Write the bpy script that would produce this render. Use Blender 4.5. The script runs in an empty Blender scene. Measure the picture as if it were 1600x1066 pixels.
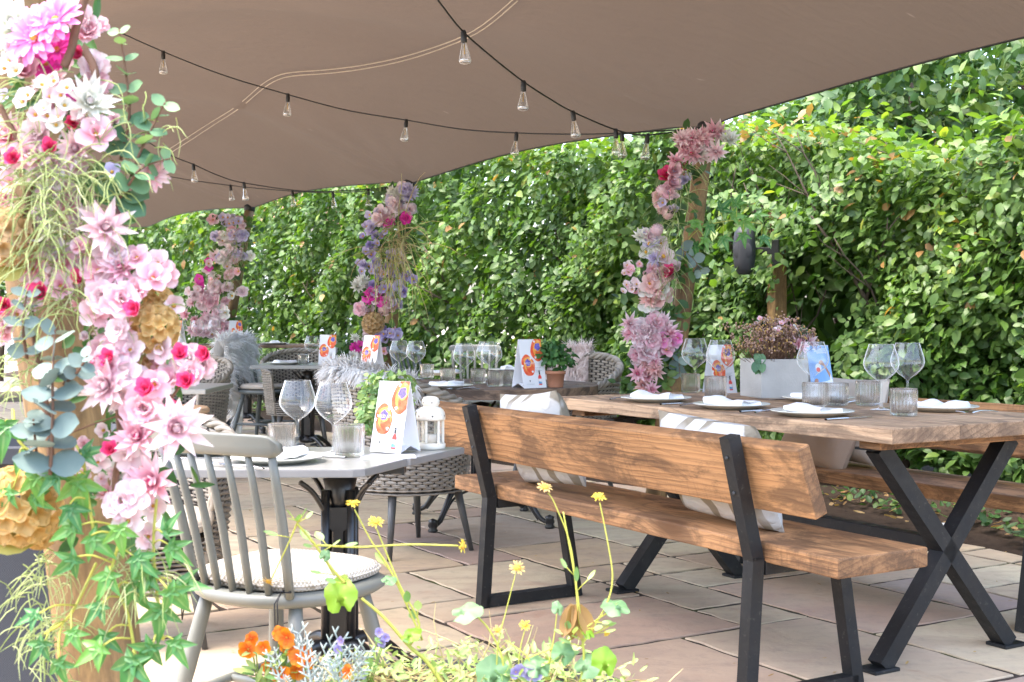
import bpy, bmesh, math, random
import numpy as np
from mathutils import Matrix, Vector, Quaternion, noise

R = math.radians
PI = math.pi
rng = random.Random(7)
nrng = np.random.default_rng(11)
sc = bpy.context.scene
col = sc.collection

# ------------------------------------------------------------------ camera, sky, sun, exposure
H, FP, HZ = 1.10, 2000.0, 500.0           # eye height, focal length in photo pixels, horizon row
cam_d = bpy.data.cameras.new('camera')
cam = bpy.data.objects.new('camera', cam_d); col.objects.link(cam)
cam.location = (0, 0, H); cam.rotation_euler = (R(90), 0, 0)
cam_d.sensor_width = 36; cam_d.lens = FP * 36 / 1600
cam_d.shift_y = -(533 - HZ) / 1600
cam_d.clip_start = 0.05; cam_d.clip_end = 400
cam_d.dof.use_dof = True; cam_d.dof.focus_distance = 4.4; cam_d.dof.aperture_fstop = 11.0
sc.camera = cam

SUN_EL, SUN_AZ = 69, -112                  # degrees; azimuth clockwise from +Y: left of the camera, over the tent
w = bpy.data.worlds.new("World"); sc.world = w; w.use_nodes = True
nt = w.node_tree; nt.nodes.clear()
sky = nt.nodes.new('ShaderNodeTexSky'); sky.sky_type = 'NISHITA'; sky.sun_disc = False
sky.sun_elevation = R(SUN_EL); sky.sun_rotation = R(SUN_AZ)
sky.air_density = 1.0; sky.dust_density = 4.0; sky.ozone_density = 0.6
bgn = nt.nodes.new('ShaderNodeBackground'); bgn.inputs[1].default_value = 0.15
wo = nt.nodes.new('ShaderNodeOutputWorld')
nt.links.new(sky.outputs[0], bgn.inputs[0]); nt.links.new(bgn.outputs[0], wo.inputs[0])
sd = bpy.data.lights.new('sun', 'SUN'); sd.energy = .70; sd.angle = R(22); sd.color = (1, .95, .86)
sun = bpy.data.objects.new('sun', sd); col.objects.link(sun)
ds = Vector((math.sin(R(SUN_AZ)) * math.cos(R(SUN_EL)), math.cos(R(SUN_AZ)) * math.cos(R(SUN_EL)), math.sin(R(SUN_EL))))
sun.rotation_euler = ds.to_track_quat('Z', 'Y').to_euler(); sun.location = ds * 30

sc.view_settings.view_transform = 'Standard'; sc.view_settings.look = 'None'
sc.view_settings.gamma = 1; sc.view_settings.exposure = 3.0
sc.render.engine = 'CYCLES'
cy = sc.cycles
cy.max_bounces = 9; cy.diffuse_bounces = 5; cy.glossy_bounces = 4; cy.transmission_bounces = 8
cy.transparent_max_bounces = 16; cy.caustics_reflective = False; cy.caustics_refractive = False
cy.sample_clamp_indirect = 8
try:
    cy.use_denoising = True; cy.denoiser = 'OPENIMAGEDENOISE'
except Exception:
    pass

# ------------------------------------------------------------------ helpers
def P(px, py, Y):                          # a photo pixel at distance Y -> world point
    return Vector(((px - 800) / FP * Y, Y, H - (py - HZ) / FP * Y))
def on(px, py, z):                         # a photo pixel on the horizontal plane z
    return P(px, py, FP * (H - z) / (py - HZ))

class MB:
    def __init__(s):
        s.v = []; s.f = []; s.m = []; s.g = []; s.r = []; s.sm = []
    def add(s, V, F, M=None, mat=0, g=None, rnd=0.5, smooth=True):
        o = len(s.v)
        if M is not None: V = [M @ Vector(p) for p in V]
        s.v += [tuple(p) for p in V]
        s.g += list(g) if g is not None else [0.5] * len(V)
        s.f += [tuple(i + o for i in f) for f in F]
        n = len(F); s.m += [mat] * n; s.r += [rnd] * n; s.sm += [smooth] * n
        return s
    def merge(s, o, M=None, rnd=None, mat=None):
        k = len(s.v)
        s.v += [tuple(M @ Vector(p)) for p in o.v] if M is not None else o.v
        s.g += o.g; s.f += [tuple(i + k for i in f) for f in o.f]
        s.m += o.m if mat is None else [mat] * len(o.f)
        s.r += o.r if rnd is None else [rnd] * len(o.f); s.sm += o.sm
        return s
    def box(s, c, size, M=None, bev=0.0, mat=0, seg=1):
        bm = bmesh.new(); bmesh.ops.create_cube(bm, size=1)
        for v in bm.verts: v.co = Vector((v.co.x * size[0], v.co.y * size[1], v.co.z * size[2]))
        if bev > 0: bmesh.ops.bevel(bm, geom=bm.edges[:], offset=bev, segments=seg, profile=.5, affect='EDGES')
        bm.verts.index_update()
        T = Matrix.Translation(c)
        if M is not None: T = M @ T
        s.add([v.co.copy() for v in bm.verts], [[v.index for v in f.verts] for f in bm.faces], T, mat, smooth=False)
        bm.free(); return s
    def grid(s, fn, nu, nv, cu=False, cv=False, M=None, mat=0, g=None, rnd=.5, smooth=True):
        V = []; G = []
        for j in range(nv):
            for i in range(nu):
                u = i / (nu if cu else nu - 1); v = j / (nv if cv else nv - 1)
                V.append(fn(u, v)); G.append(g(u, v) if g else v)
        F = []
        for j in range(nv if cv else nv - 1):
            for i in range(nu if cu else nu - 1):
                a = j * nu + i; b = j * nu + (i + 1) % nu; jj = (j + 1) % nv
                F.append((a, b, jj * nu + (i + 1) % nu, jj * nu + i))
        return s.add(V, F, M, mat, G, rnd, smooth)
    def lathe(s, prof, n=32, M=None, mat=0, rib=None, smooth=True):
        def fn(u, v):
            k = min(len(prof) - 1, int(round(v * (len(prof) - 1)))); r, z = prof[k][0], prof[k][1]
            a = u * 2 * PI
            if rib and len(prof[k]) > 2: r += prof[k][2] * math.cos(rib * a)
            return (r * math.cos(a), r * math.sin(a), z)
        return s.grid(fn, n, len(prof), cu=True, M=M, mat=mat, smooth=smooth)
    def tube(s, pts, rad, n=6, M=None, mat=0, rnd=.5, cap=True, flat=None, smooth=True, phase=0):
        pts = [Vector(p) for p in pts]
        if not hasattr(rad, '__len__'): rad = [rad] * len(pts)
        V = []; G = []; prev = None
        for i, p in enumerate(pts):
            t = (pts[min(i + 1, len(pts) - 1)] - pts[max(i - 1, 0)])
            if t.length < 1e-9: t = Vector((0, 0, 1))
            t.normalize()
            if prev is None:
                a = Vector((0, 0, 1)) if abs(t.z) < .9 else Vector((1, 0, 0))
                x = t.cross(a).normalized()
            else:
                x = (prev - t * prev.dot(t)).normalized()
            prev = x; y = t.cross(x)
            for k in range(n):
                an = 2 * PI * k / n + phase
                V.append(p + x * (rad[i] * math.cos(an)) + y * (rad[i] * math.sin(an) * (flat or 1)))
                G.append(i / max(1, len(pts) - 1))
        F = []
        for i in range(len(pts) - 1):
            for k in range(n):
                F.append((i * n + k, i * n + (k + 1) % n, (i + 1) * n + (k + 1) % n, (i + 1) * n + k))
        if cap:
            F.append(tuple(reversed(range(n)))); F.append(tuple((len(pts) - 1) * n + k for k in range(n)))
        return s.add(V, F, M, mat, G, rnd, smooth)
    def prism(s, poly, z0, z1, M=None, mat=0, bev=0):
        n = len(poly)
        if bev:
            cx = sum(p[0] for p in poly) / n; cy_ = sum(p[1] for p in poly) / n
            ins = [(p[0] + (cx - p[0]) * bev / max(.01, math.hypot(cx - p[0], cy_ - p[1])), p[1] + (cy_ - p[1]) * bev / max(.01, math.hypot(cx - p[0], cy_ - p[1]))) for p in poly]
            rings = [[(x, y, z0) for x, y in ins], [(x, y, z0 + bev) for x, y in poly], [(x, y, z1 - bev) for x, y in poly], [(x, y, z1) for x, y in ins]]
        else:
            rings = [[(x, y, z0) for x, y in poly], [(x, y, z1) for x, y in poly]]
        V = [p for r in rings for p in r]; F = []
        for j in range(len(rings) - 1):
            for i in range(n): F.append((j * n + i, j * n + (i + 1) % n, (j + 1) * n + (i + 1) % n, (j + 1) * n + i))
        F.append(tuple(reversed(range(n)))); F.append(tuple((len(rings) - 1) * n + i for i in range(n)))
        return s.add(V, F, M, mat, smooth=False)
    def mesh(s, name, mats):
        me = bpy.data.meshes.new(name)
        me.from_pydata(s.v, [], s.f)
        for m in (mats if isinstance(mats, (list, tuple)) else [mats]): me.materials.append(m)
        me.polygons.foreach_set('material_index', s.m); me.polygons.foreach_set('use_smooth', s.sm)
        a = me.attributes.new('g', 'FLOAT', 'POINT'); a.data.foreach_set('value', s.g)
        a = me.attributes.new('rnd', 'FLOAT', 'FACE'); a.data.foreach_set('value', s.r)
        me.update(); return me
    def build(s, name, mats, parent=None, M=None):
        return link(name, s.mesh(name, mats), parent, M)

def link(name, data, parent=None, M=None):
    o = bpy.data.objects.new(name, data); col.objects.link(o)
    if parent is not None: o.parent = parent
    if M is not None: o.matrix_basis = M
    return o
def tag(o, label, cat, group=None, kind=None):
    o['label'] = label; o['category'] = cat
    if group: o['group'] = group
    if kind: o['kind'] = kind
    return o
def thing(name, label, cat, loc=(0, 0, 0), rz=0, group=None, scale=1):
    o = link(name, None); o.location = loc; o.rotation_euler = (0, 0, rz); o.scale = (scale,) * 3
    return tag(o, label, cat, group)
def struct(o):
    o['kind'] = 'structure'; return o
def dup(root, label, loc, rz=0, group=None, scale=1):
    r = root.copy(); col.objects.link(r); r.location = loc; r.rotation_euler = (0, 0, rz); r.scale = (scale,) * 3
    r['label'] = label
    if group: r['group'] = group
    for ch in list(root.children):
        c = ch.copy(); col.objects.link(c); c.parent = r
        for gch in list(ch.children):
            d = gch.copy(); col.objects.link(d); d.parent = c
    return r
def np_mesh(name, tv, tf, pos, mats3, rnd, mat, tg=None, mat_ids=None):
    """N copies of a template (tv verts, tf faces) in one mesh"""
    tv = np.array(tv, float); k = len(tv); N = len(pos)
    V = np.einsum('nij,kj->nki', mats3, tv) + pos[:, None, :]
    lv = np.array([i for f in tf for i in f]); tot = np.array([len(f) for f in tf]); nf = len(tf); nl = len(lv)
    L = (lv[None, :] + (np.arange(N) * k)[:, None]).ravel()
    st = np.concatenate([[0], np.cumsum(tot)[:-1]])
    S = (st[None, :] + (np.arange(N) * nl)[:, None]).ravel()
    me = bpy.data.meshes.new(name)
    me.vertices.add(N * k); me.loops.add(N * nl); me.polygons.add(N * nf)
    me.vertices.foreach_set('co', V.ravel()); me.loops.foreach_set('vertex_index', L.astype(np.int32))
    me.polygons.foreach_set('loop_start', S.astype(np.int32))
    me.update(calc_edges=True); me.validate()
    for m in (mat if isinstance(mat, (list, tuple)) else [mat]): me.materials.append(m)
    a = me.attributes.new('rnd', 'FLOAT', 'FACE'); a.data.foreach_set('value', np.repeat(rnd, nf))
    g = np.tile(np.array(tg if tg is not None else [.5] * k), N)
    a = me.attributes.new('g', 'FLOAT', 'POINT'); a.data.foreach_set('value', g)
    return me
def norm(a): return a / np.maximum(np.linalg.norm(a, axis=-1, keepdims=True), 1e-9)
def frames(A, Nn, scale):
    """matrices with local Y along A, local Z near Nn"""
    A = norm(A); X = norm(np.cross(A, Nn)); Z = np.cross(X, A)
    return np.stack([X, A, Z], axis=-1) * scale[:, None, None]

# ------------------------------------------------------------------ materials
class NT:
    def __init__(s, name):
        s.m = bpy.data.materials.new(name); s.m.use_nodes = True; s.t = s.m.node_tree; s.t.nodes.clear()
        s.out = s.n('OutputMaterial')
    def n(s, ty, **kw):
        nd = s.t.nodes.new('ShaderNode' + ty)
        for k, v in kw.items(): setattr(nd, k, v)
        return nd
    def l(s, a, b): s.t.links.new(a, b)
    def val(s, sock, v):
        if hasattr(v, 'is_output') or isinstance(v, bpy.types.NodeSocket): s.l(v, sock)
        else: sock.default_value = v if not (isinstance(v, tuple) and len(v) == 3 and len(sock.default_value) == 4) else (*v, 1)
    def noise(s, vec, scale, detail=4, rough=.55, dist=0):
        nd = s.n('TexNoise'); s.l(vec, nd.inputs['Vector']); nd.inputs['Scale'].default_value = scale
        nd.inputs['Detail'].default_value = detail; nd.inputs['Roughness'].default_value = rough; nd.inputs['Distortion'].default_value = dist
        return nd.outputs['Fac']
    def mapping(s, vec, scale=(1, 1, 1), loc=(0, 0, 0), rot=(0, 0, 0)):
        nd = s.n('Mapping'); s.l(vec, nd.inputs[0]); nd.inputs['Scale'].default_value = scale
        nd.inputs['Location'].default_value = loc; nd.inputs['Rotation'].default_value = rot; return nd.outputs[0]
    def ramp(s, fac, stops, interp='LINEAR'):
        nd = s.n('ValToRGB'); s.l(fac, nd.inputs[0]); cr = nd.color_ramp; cr.interpolation = interp
        while len(cr.elements) < len(stops): cr.elements.new(.5)
        for e, (p, c) in zip(cr.elements, stops):
            e.position = p; e.color = (*c, 1) if not isinstance(c, (int, float)) else (c, c, c, 1)
        return nd.outputs[0]
    def mix(s, fac, a, b, mode='MIX'):
        nd = s.n('Mix', data_type='RGBA', blend_type=mode)
        s.val(nd.inputs[0], fac); s.val(nd.inputs[6], a); s.val(nd.inputs[7], b); return nd.outputs[2]
    def math(s, op, a, b=0.0, c=None):
        nd = s.n('Math', operation=op); s.val(nd.inputs[0], a); s.val(nd.inputs[1], b)
        if c is not None: s.val(nd.inputs[2], c)
        return nd.outputs[0]
    def attr(s, name): return s.n('Attribute', attribute_name=name).outputs['Fac']
    def obj(s): return s.n('TexCoord').outputs['Object']
    def bump(s, h, strength=.3, dist=.01):
        nd = s.n('Bump'); nd.inputs['Strength'].default_value = strength; nd.inputs['Distance'].default_value = dist
        s.l(h, nd.inputs['Height']); return nd.outputs[0]
    def bsdf(s, colr, rough=.6, metal=0, spec=.5, nrm=None, **kw):
        nd = s.n('BsdfPrincipled'); s.val(nd.inputs['Base Color'], colr); s.val(nd.inputs['Roughness'], rough)
        nd.inputs['Metallic'].default_value = metal; nd.inputs['Specular IOR Level'].default_value = spec
        if nrm is not None: s.l(nrm, nd.inputs['Normal'])
        for k, v in kw.items(): s.val(nd.inputs[k], v)
        return nd.outputs[0]
    def done(s, sh): s.l(sh, s.out.inputs[0]); return s.m
    def mixsh(s, fac, a, b):
        nd = s.n('MixShader'); s.val(nd.inputs[0], fac); s.l(a, nd.inputs[1]); s.l(b, nd.inputs[2]); return nd.outputs[0]

def m_plain(name, c, rough=.6, metal=0, spec=.5, var=.12, scale=14, bump=.0):
    t = NT(name); o = t.obj(); f = t.noise(o, scale)
    cc = t.mix(f, tuple(x * (1 - var) for x in c), tuple(min(1, x * (1 + var)) for x in c))
    nrm = t.bump(t.noise(o, scale * 12, 3), bump, .003) if bump else None
    return t.done(t.bsdf(cc, rough, metal, spec, nrm))
def m_leafy(name, stops, transl=.3, rough=.5, tipmix=None, spec=.5, tint=(1.15, 1.2, .5)):
    t = NT(name); c = t.ramp(t.attr('rnd'), stops)
    if tipmix: c = t.mix(t.ramp(t.attr('g'), tipmix[0]), c, tipmix[1])
    b = t.bsdf(c, rough, 0, spec)
    tr = t.n('BsdfTranslucent'); t.l(t.mix(1.0, c, tint, 'MULTIPLY'), tr.inputs[0])
    return t.done(t.mixsh(transl, b, tr.outputs[0]))
def m_petal(name, base, tip, white=0.0, p0=.15, p1=.9, transl=.35):
    t = NT(name); c = t.mix(t.ramp(t.attr('g'), [(p0, 0.0), (p1, 1.0)]), base, tip)
    rr = t.ramp(t.attr('rnd'), [(0, .78), (1, 1.0)])
    c = t.mix(t.math('MULTIPLY', t.math('FRACT', t.math('MULTIPLY', t.attr('rnd'), 7.3)), white), c, (.92, .90, .89)); c = t.mix(1.0, c, rr, 'MULTIPLY')
    o = t.obj(); c = t.mix(t.math('MULTIPLY', t.noise(o, 160, 2), .18), c, tuple(x * .9 for x in tip))
    b = t.bsdf(c, .8, 0, .1); tr = t.n('BsdfTranslucent'); t.l(c, tr.inputs[0])
    return t.done(t.mixsh(transl, b, tr.outputs[0]))
def m_wood(name, light, mid, dark, axis=1, ring=26, stain=.5, centre=(.3, -.35)):
    t = NT(name); o = t.obj()
    sc_ = [1, 1, 1]; sc_[axis] = .10
    oi = t.n('ObjectInfo').outputs['Random']
    off = t.n('CombineXYZ')
    for i in range(3): t.l(t.math('MULTIPLY', oi, 7.3 + i * 3.1), off.inputs[i])
    va = t.n('VectorMath', operation='ADD'); t.l(o, va.inputs[0]); t.l(off.outputs[0], va.inputs[1]); q = va.outputs[0]
    st = t.mapping(q, tuple(sc_))
    a, b = [i for i in range(3) if i != axis]
    # knots first: they bend the grain round them
    vo = t.n('TexVoronoi'); kv = [3.6, 3.6, 3.6]; kv[axis] = 1.7
    t.l(t.mapping(q, tuple(kv)), vo.inputs['Vector']); vo.inputs['Scale'].default_value = 1.0
    kd = vo.outputs['Distance']
    warp = t.noise(t.mapping(q, tuple(x * (1.6 if x == 1 else 9) for x in sc_)), 1.7, 3)
    sep = t.n('SeparateXYZ'); t.l(o, sep.inputs[0])
    x = t.math('SUBTRACT', sep.outputs[a], centre[0]); y = t.math('SUBTRACT', sep.outputs[b], centre[1])
    r = t.math('SQRT', t.math('ADD', t.math('MULTIPLY', x, x), t.math('MULTIPLY', y, y)))
    r = t.math('ADD', r, t.math('MULTIPLY', warp, .075))
    r = t.math('ADD', r, t.ramp(kd, [(0, .05), (.35, 0.0)]))
    rings = t.math('FRACT', t.math('MULTIPLY', r, ring * 2.0))
    rings = t.ramp(rings, [(0, 0.0), (.5, .25), (.86, 1.0), (.95, .7), (1, 0.0)])
    fine = t.noise(t.mapping(q, tuple((.022 if i == axis else 1) for i in range(3))), 170, 4, .75)
    c = t.mix(rings, light, mid); c = t.mix(t.math('MULTIPLY', t.ramp(rings, [(.75, 0.0), (1, 1.0)]), .45), c, dark)
    c = t.mix(t.ramp(fine, [(.46, 0.0), (.64, .7)]), c, dark)
    bl2 = t.noise(t.mapping(q, tuple(x * (1 if x == 1 else 3) for x in sc_)), 3.0, 4, .6)
    c = t.mix(t.ramp(bl2, [(.38, 0.0), (.66, .55)]), c, tuple(min(1, x * 1.35) for x in light))
    bl = t.noise(t.mapping(q, tuple(x * (1 if x == 1 else 4) for x in sc_)), 6.5, 7, .72, .5)
    saw = t.noise(t.mapping(q, tuple((16 if i == axis else 1.2) for i in range(3))), 9, 3, .6)
    c = t.mix(t.ramp(bl, [(.47, 0.0), (.57, stain)]), c, dark)
    c = t.mix(t.math('MULTIPLY', t.ramp(saw, [(.54, 0.0), (.66, .35)]), t.ramp(bl2, [(.40, 1.0), (.56, 0.0)])), c, dark)
    kn = t.ramp(kd, [(.05, 1.0), (.10, .9), (.14, .35), (.19, 0.0)])
    c = t.mix(t.math('MULTIPLY', kn, .85), c, tuple(x * .42 for x in mid))
    # end grain is darker
    nrm = t.n('NewGeometry'); tcn = t.n('TexCoord').outputs['Normal']; sn = t.n('SeparateXYZ'); t.l(tcn, sn.inputs[0])
    en = t.ramp(t.math('ABSOLUTE', sn.outputs[axis]), [(.8, 0.0), (.95, .5)])
    c = t.mix(en, c, dark)
    h = t.math('ADD', t.math('MULTIPLY', fine, .6), t.math('MULTIPLY', rings, .3))
    return t.done(t.bsdf(c, t.ramp(bl, [(.3, .5), (.7, .75)]), 0, .3, t.bump(h, .16, .0015)))
M = {}
M['wood'] = m_wood('bench_wood', (.43, .225, .10), (.25, .115, .046), (.05, .03, .02), stain=.6)
M['wood_top'] = m_wood('table_wood', (.54, .355, .215), (.37, .22, .12), (.075, .05, .036), stain=.6)
M['wood_dark'] = m_wood('weathered_wood', (.22, .145, .095), (.13, .078, .05), (.03, .022, .018), axis=0, stain=.7)
M['pole'] = m_wood('pole_wood', (.29, .185, .08), (.20, .115, .045), (.08, .05, .028), axis=2, ring=14, stain=.6, centre=(.0, .0))
def m_iron():
    t = NT('black_steel'); o = t.obj()
    c = t.mix(t.ramp(t.noise(o, 55, 5, .7), [(.60, 0.0), (.70, .55)]), (.011, .0115, .0125), (.085, .075, .065))
    c = t.mix(t.ramp(t.noise(o, 9, 4, .6), [(.5, 0.0), (.75, .5)]), c, (.035, .033, .031))
    return t.done(t.bsdf(c, t.ramp(t.noise(o, 20, 4), [(.3, .4), (.7, .65)]), 0, .35, t.bump(t.noise(o, 260, 3), .2, .001)))
M['iron'] = m_iron()
M['castiron'] = m_plain('cast_iron', (.012, .012, .013), .3, .0, .6, .3, 30, .2)
M['chair_grey'] = m_plain('grey_green_paint', (.165, .17, .15), .42, 0, .5, .06, 8, .08)
M['chair_dark'] = m_plain('slate_paint', (.10, .115, .115), .45, 0, .5, .06, 8, .08)
M['leg_grey'] = m_plain('grey_metal_leg', (.07, .07, .068), .45, 0, .5, .1)
M['white'] = m_plain('white_ceramic', (.80, .80, .78), .18, 0, .5, .02)
M['plate'] = m_plain('cream_ceramic', (.66, .65, .58), .22, 0, .5, .03)
M['paper'] = m_plain('white_card', (.82, .82, .84), .55, 0, .3, .02)
M['steel'] = m_plain('cutlery_steel', (.62, .62, .63), .2, 1.0, .5, .05)
M['black'] = m_plain('black_plastic', (.012, .012, .012), .5)
M['speaker'] = m_plain('charcoal_speaker', (.018, .021, .027), .55)
M['soil'] = m_plain('dark_soil', (.05, .035, .025), .95, 0, .1, .6, 22, .8)
M['concrete'] = m_plain('concrete', (.40, .385, .36), .8, 0, .3, .22, 9, .4)
M['darkpot'] = m_plain('slate_pot', (.06, .06, .062), .75, 0, .3, .4, 12, .5)
M['terracotta'] = m_plain('terracotta', (.42, .19, .11), .8, 0, .3, .2, 20, .3)
M['twig'] = m_plain('brown_twig', (.16, .09, .06), .8, 0, .2, .4, 30, .3)
M['bark'] = m_plain('grey_bark', (.09, .07, .055), .9, 0, .2, .4, 20, .6)
M['stem'] = m_plain('green_stem', (.20, .30, .06), .6, 0, .3, .25, 20)
M['stemy'] = m_plain('yellow_stem', (.42, .42, .08), .6, 0, .3, .2, 20)
M['white_wall'] = m_plain('white_render', (.78, .76, .70), .9, 0, .2, .05)
M['roof'] = m_plain('tile_roof', (.30, .17, .11), .85, 0, .2, .3, 12)
M['dark_glass'] = m_plain('window_glass', (.03, .035, .04), .08)
M['candle'] = m_plain('candle_wax', (.75, .68, .60), .5)
M['rope'] = m_plain('seam_thread', (.52, .46, .40), .8)

def m_cloth(name, c, scale=420, strength=.25, c2=None, transl=0, fold=.0):
    t = NT(name); o = t.obj()
    wv = t.n('TexChecker'); t.l(t.mapping(o, (1, 1, 1)), wv.inputs[0]); wv.inputs[3].default_value = scale
    f = t.noise(o, 9, 4)
    cc = t.mix(f, tuple(x * .93 for x in c), c)
    if c2: cc = t.mix(wv.outputs['Fac'], cc, c2)
    h = wv.outputs['Fac']
    if fold: h = t.math('ADD', t.math('MULTIPLY', h, .3), t.math('MULTIPLY', t.noise(o, 16, 3, .5, .8), 4))
    b = t.bsdf(cc, .9, 0, .15, t.bump(h, strength, .002 if not fold else .006))
    if transl:
        tr = t.n('BsdfTranslucent'); t.val(tr.inputs[0], c); b = t.mixsh(transl, b, tr.outputs[0])
    return t.done(b)
M['napkin'] = m_cloth('white_linen', (.86, .86, .88), 700, .15, fold=1)
M['seatpad'] = m_cloth('cream_weave', (.56, .53, .48), 150, .5, (.30, .27, .22))
M['pad_plain'] = m_cloth('stone_canvas', (.52, .47, .41), 500, .2)
M['tan_satin'] = m_cloth('tan_velvet', (.40, .29, .21), 300, .3, fold=1)
M['charcoal_cloth'] = m_cloth('charcoal_weave', (.045, .05, .06), 500, .3, (.07, .075, .085))

def m_cushion():
    t = NT('printed_cotton'); o = t.obj()
    wv = t.n('TexWave'); wv.wave_type = 'BANDS'; wv.bands_direction = 'X'
    t.l(o, wv.inputs[0]); wv.inputs['Scale'].default_value = 2.6; wv.inputs['Distortion'].default_value = 9; wv.inputs['Detail'].default_value = 1.5
    wv.inputs['Detail Scale'].default_value = 1.2
    f = t.ramp(wv.outputs['Fac'], [(.68, 0.0), (.76, 1.0)])
    f = t.math('MULTIPLY', f, t.ramp(t.noise(o, 5, 1), [(.38, 0.0), (.46, .9)]))
    c = t.mix(f, (.52, .505, .48), (.22, .185, .13))
    cr = t.noise(o, 22, 3, .5, 1.5)
    return t.done(t.bsdf(c, .85, 0, .2, t.bump(t.math('ADD', cr, t.math('MULTIPLY', t.noise(o, 7, 2), 2)), .5, .012)))
M['cushion'] = m_cushion()

def m_tent():
    t = NT('brown_canvas'); o = t.obj()
    f = t.noise(o, 1.2, 4); c = t.mix(f, (.130, .100, .079), (.148, .115, .091))
    sp = t.n('TexVoronoi'); t.l(t.mapping(o, (.6, 3, 1), rot=(0, 0, .6)), sp.inputs['Vector']); sp.inputs['Scale'].default_value = 2.2
    c = t.mix(t.ramp(sp.outputs['Distance'], [(.02, .35), (.045, 0.0)]), c, (.33, .27, .22))
    cr = t.noise(t.mapping(o, (1, 3, 1), rot=(0, 0, .5)), 6, 4, .6, .5)
    b = t.bsdf(c, .8, 0, .2, t.bump(t.math('ADD', cr, t.math('MULTIPLY', t.noise(o, 300, 1), .1)), .30, .035))
    tr = t.n('BsdfTranslucent'); t.l(c, tr.inputs[0])
    return t.done(t.mixsh(.16, b, tr.outputs[0]))
M['tent'] = m_tent()

def m_stone():
    t = NT('sandstone'); o = t.obj(); r = t.attr('rnd')
    c = t.ramp(r, [(0, (.60, .50, .33)), (.2, (.53, .43, .29)), (.36, (.49, .335, .24)), (.5, (.37, .275, .235)), (.64, (.63, .55, .36)), (.82, (.55, .41, .26)), (1, (.65, .57, .40))])
    off = t.n('CombineXYZ'); t.l(t.math('MULTIPLY', r, 57), off.inputs[0]); t.l(t.math('MULTIPLY', r, 31), off.inputs[1])
    va = t.n('VectorMath', operation='ADD'); t.l(o, va.inputs[0]); t.l(off.outputs[0], va.inputs[1]); q = va.outputs[0]
    band = t.noise(t.mapping(q, (1.3, 3.2, 1), rot=(0, 0, .35)), 1.5, 5, .6, 1.4)
    c = t.mix(t.ramp(band, [(.42, 0.0), (.6, .55)]), c, (.43, .31, .225))
    c = t.mix(t.ramp(t.noise(q, 1.1, 5, .6, .6), [(.52, 0.0), (.70, .40)]), c, (.62, .52, .36))
    iron = t.noise(q, 3.4, 5, .7, .5)
    c = t.mix(t.ramp(iron, [(.62, 0.0), (.74, .5)]), c, (.40, .24, .15))
    grime = t.noise(o, 14, 6, .7)
    c = t.mix(t.ramp(grime, [(.3, .4), (.5, 0.0)]), c, (.26, .21, .17))
    h = t.math('ADD', t.math('MULTIPLY', t.noise(q, 5, 5, .6, .8), 1.0), t.math('MULTIPLY', t.noise(q, 60, 3), .12))
    return t.done(t.bsdf(c, .75, 0, .35, t.bump(h, .45, .012)))
M['stone'] = m_stone()
def m_joint():
    t = NT('joint_mortar'); o = t.obj()
    c = t.mix(t.ramp(t.noise(o, 2.5, 4), [(.5, 0.0), (.65, .8)]), (.07, .055, .045), (.09, .10, .03))
    return t.done(t.bsdf(c, .95, 0, .1, t.bump(t.noise(o, 120, 3), .8, .01)))
M['joint'] = m_joint(); M['gravel'] = m_plain('pale_gravel', (.34, .30, .25), .95, 0, .2, .25, 40, .5)  # outer ground made pale to bounce light up under the tent

def m_thin_glass(name, tint=(.97, .985, .98), refl=1.0):
    t = NT(name); tr = t.n('BsdfTransparent'); tr.inputs[0].default_value = (*tint, 1)
    gl = t.n('BsdfGlossy'); gl.inputs['Roughness'].default_value = .0
    fr = t.n('LayerWeight'); fr.inputs[0].default_value = .5
    f = t.ramp(fr.outputs['Facing'], [(0, .065 * refl), (.5, .09 * refl), (.72, .30), (.92, .85), (1, .95)])
    df = t.n('BsdfDiffuse'); df.inputs[0].default_value = (.92, .93, .93, 1)
    e = t.ramp(fr.outputs['Facing'], [(0, .02), (.5, .04), (.72, .30), (.9, .75), (1, .85)])  # white painted onto grazing edges as a bright rim highlight
    return t.done(t.mixsh(e, t.mixsh(f, tr.outputs[0], gl.outputs[0]), df.outputs[0]))
M['glass'] = m_thin_glass('clear_thin_glass'); M['bulb_glass'] = m_thin_glass('bulb_glass', (.93, .94, .94), 3.5)
def m_solid_glass():
    t = NT('ribbed_glass'); tr = t.n('BsdfTransparent'); tr.inputs[0].default_value = (.95, .96, .96, 1)
    g = t.n('BsdfGlass'); g.inputs['IOR'].default_value = 1.45; g.inputs['Roughness'].default_value = .02
    return t.done(t.mixsh(.55, tr.outputs[0], g.outputs[0]))
M['tumbler'] = m_solid_glass()

def m_wicker(name, a, b):
    t = NT(name); o = t.obj(); f = t.noise(o, 40, 3); r = t.attr('rnd')
    c = t.mix(t.math('ADD', t.math('MULTIPLY', f, .5), t.math('MULTIPLY', r, .5)), a, b)
    return t.done(t.bsdf(c, .55, 0, .4, t.bump(t.noise(o, 300, 2), .2, .001)))
M['wicker'] = m_wicker('grey_wicker', (.15, .13, .105), (.40, .36, .30))
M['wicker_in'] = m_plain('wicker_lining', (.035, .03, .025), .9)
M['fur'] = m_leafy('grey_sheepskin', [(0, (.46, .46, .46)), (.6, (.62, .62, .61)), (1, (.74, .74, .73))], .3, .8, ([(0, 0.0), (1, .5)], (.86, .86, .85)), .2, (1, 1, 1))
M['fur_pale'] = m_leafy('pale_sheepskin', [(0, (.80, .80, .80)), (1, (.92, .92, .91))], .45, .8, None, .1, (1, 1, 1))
M['fur_cream'] = m_leafy('cream_sheepskin', [(0, (.74, .62, .58)), (1, (.88, .80, .76))], .3, .8, None, .2, (1, 1, 1))
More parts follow.
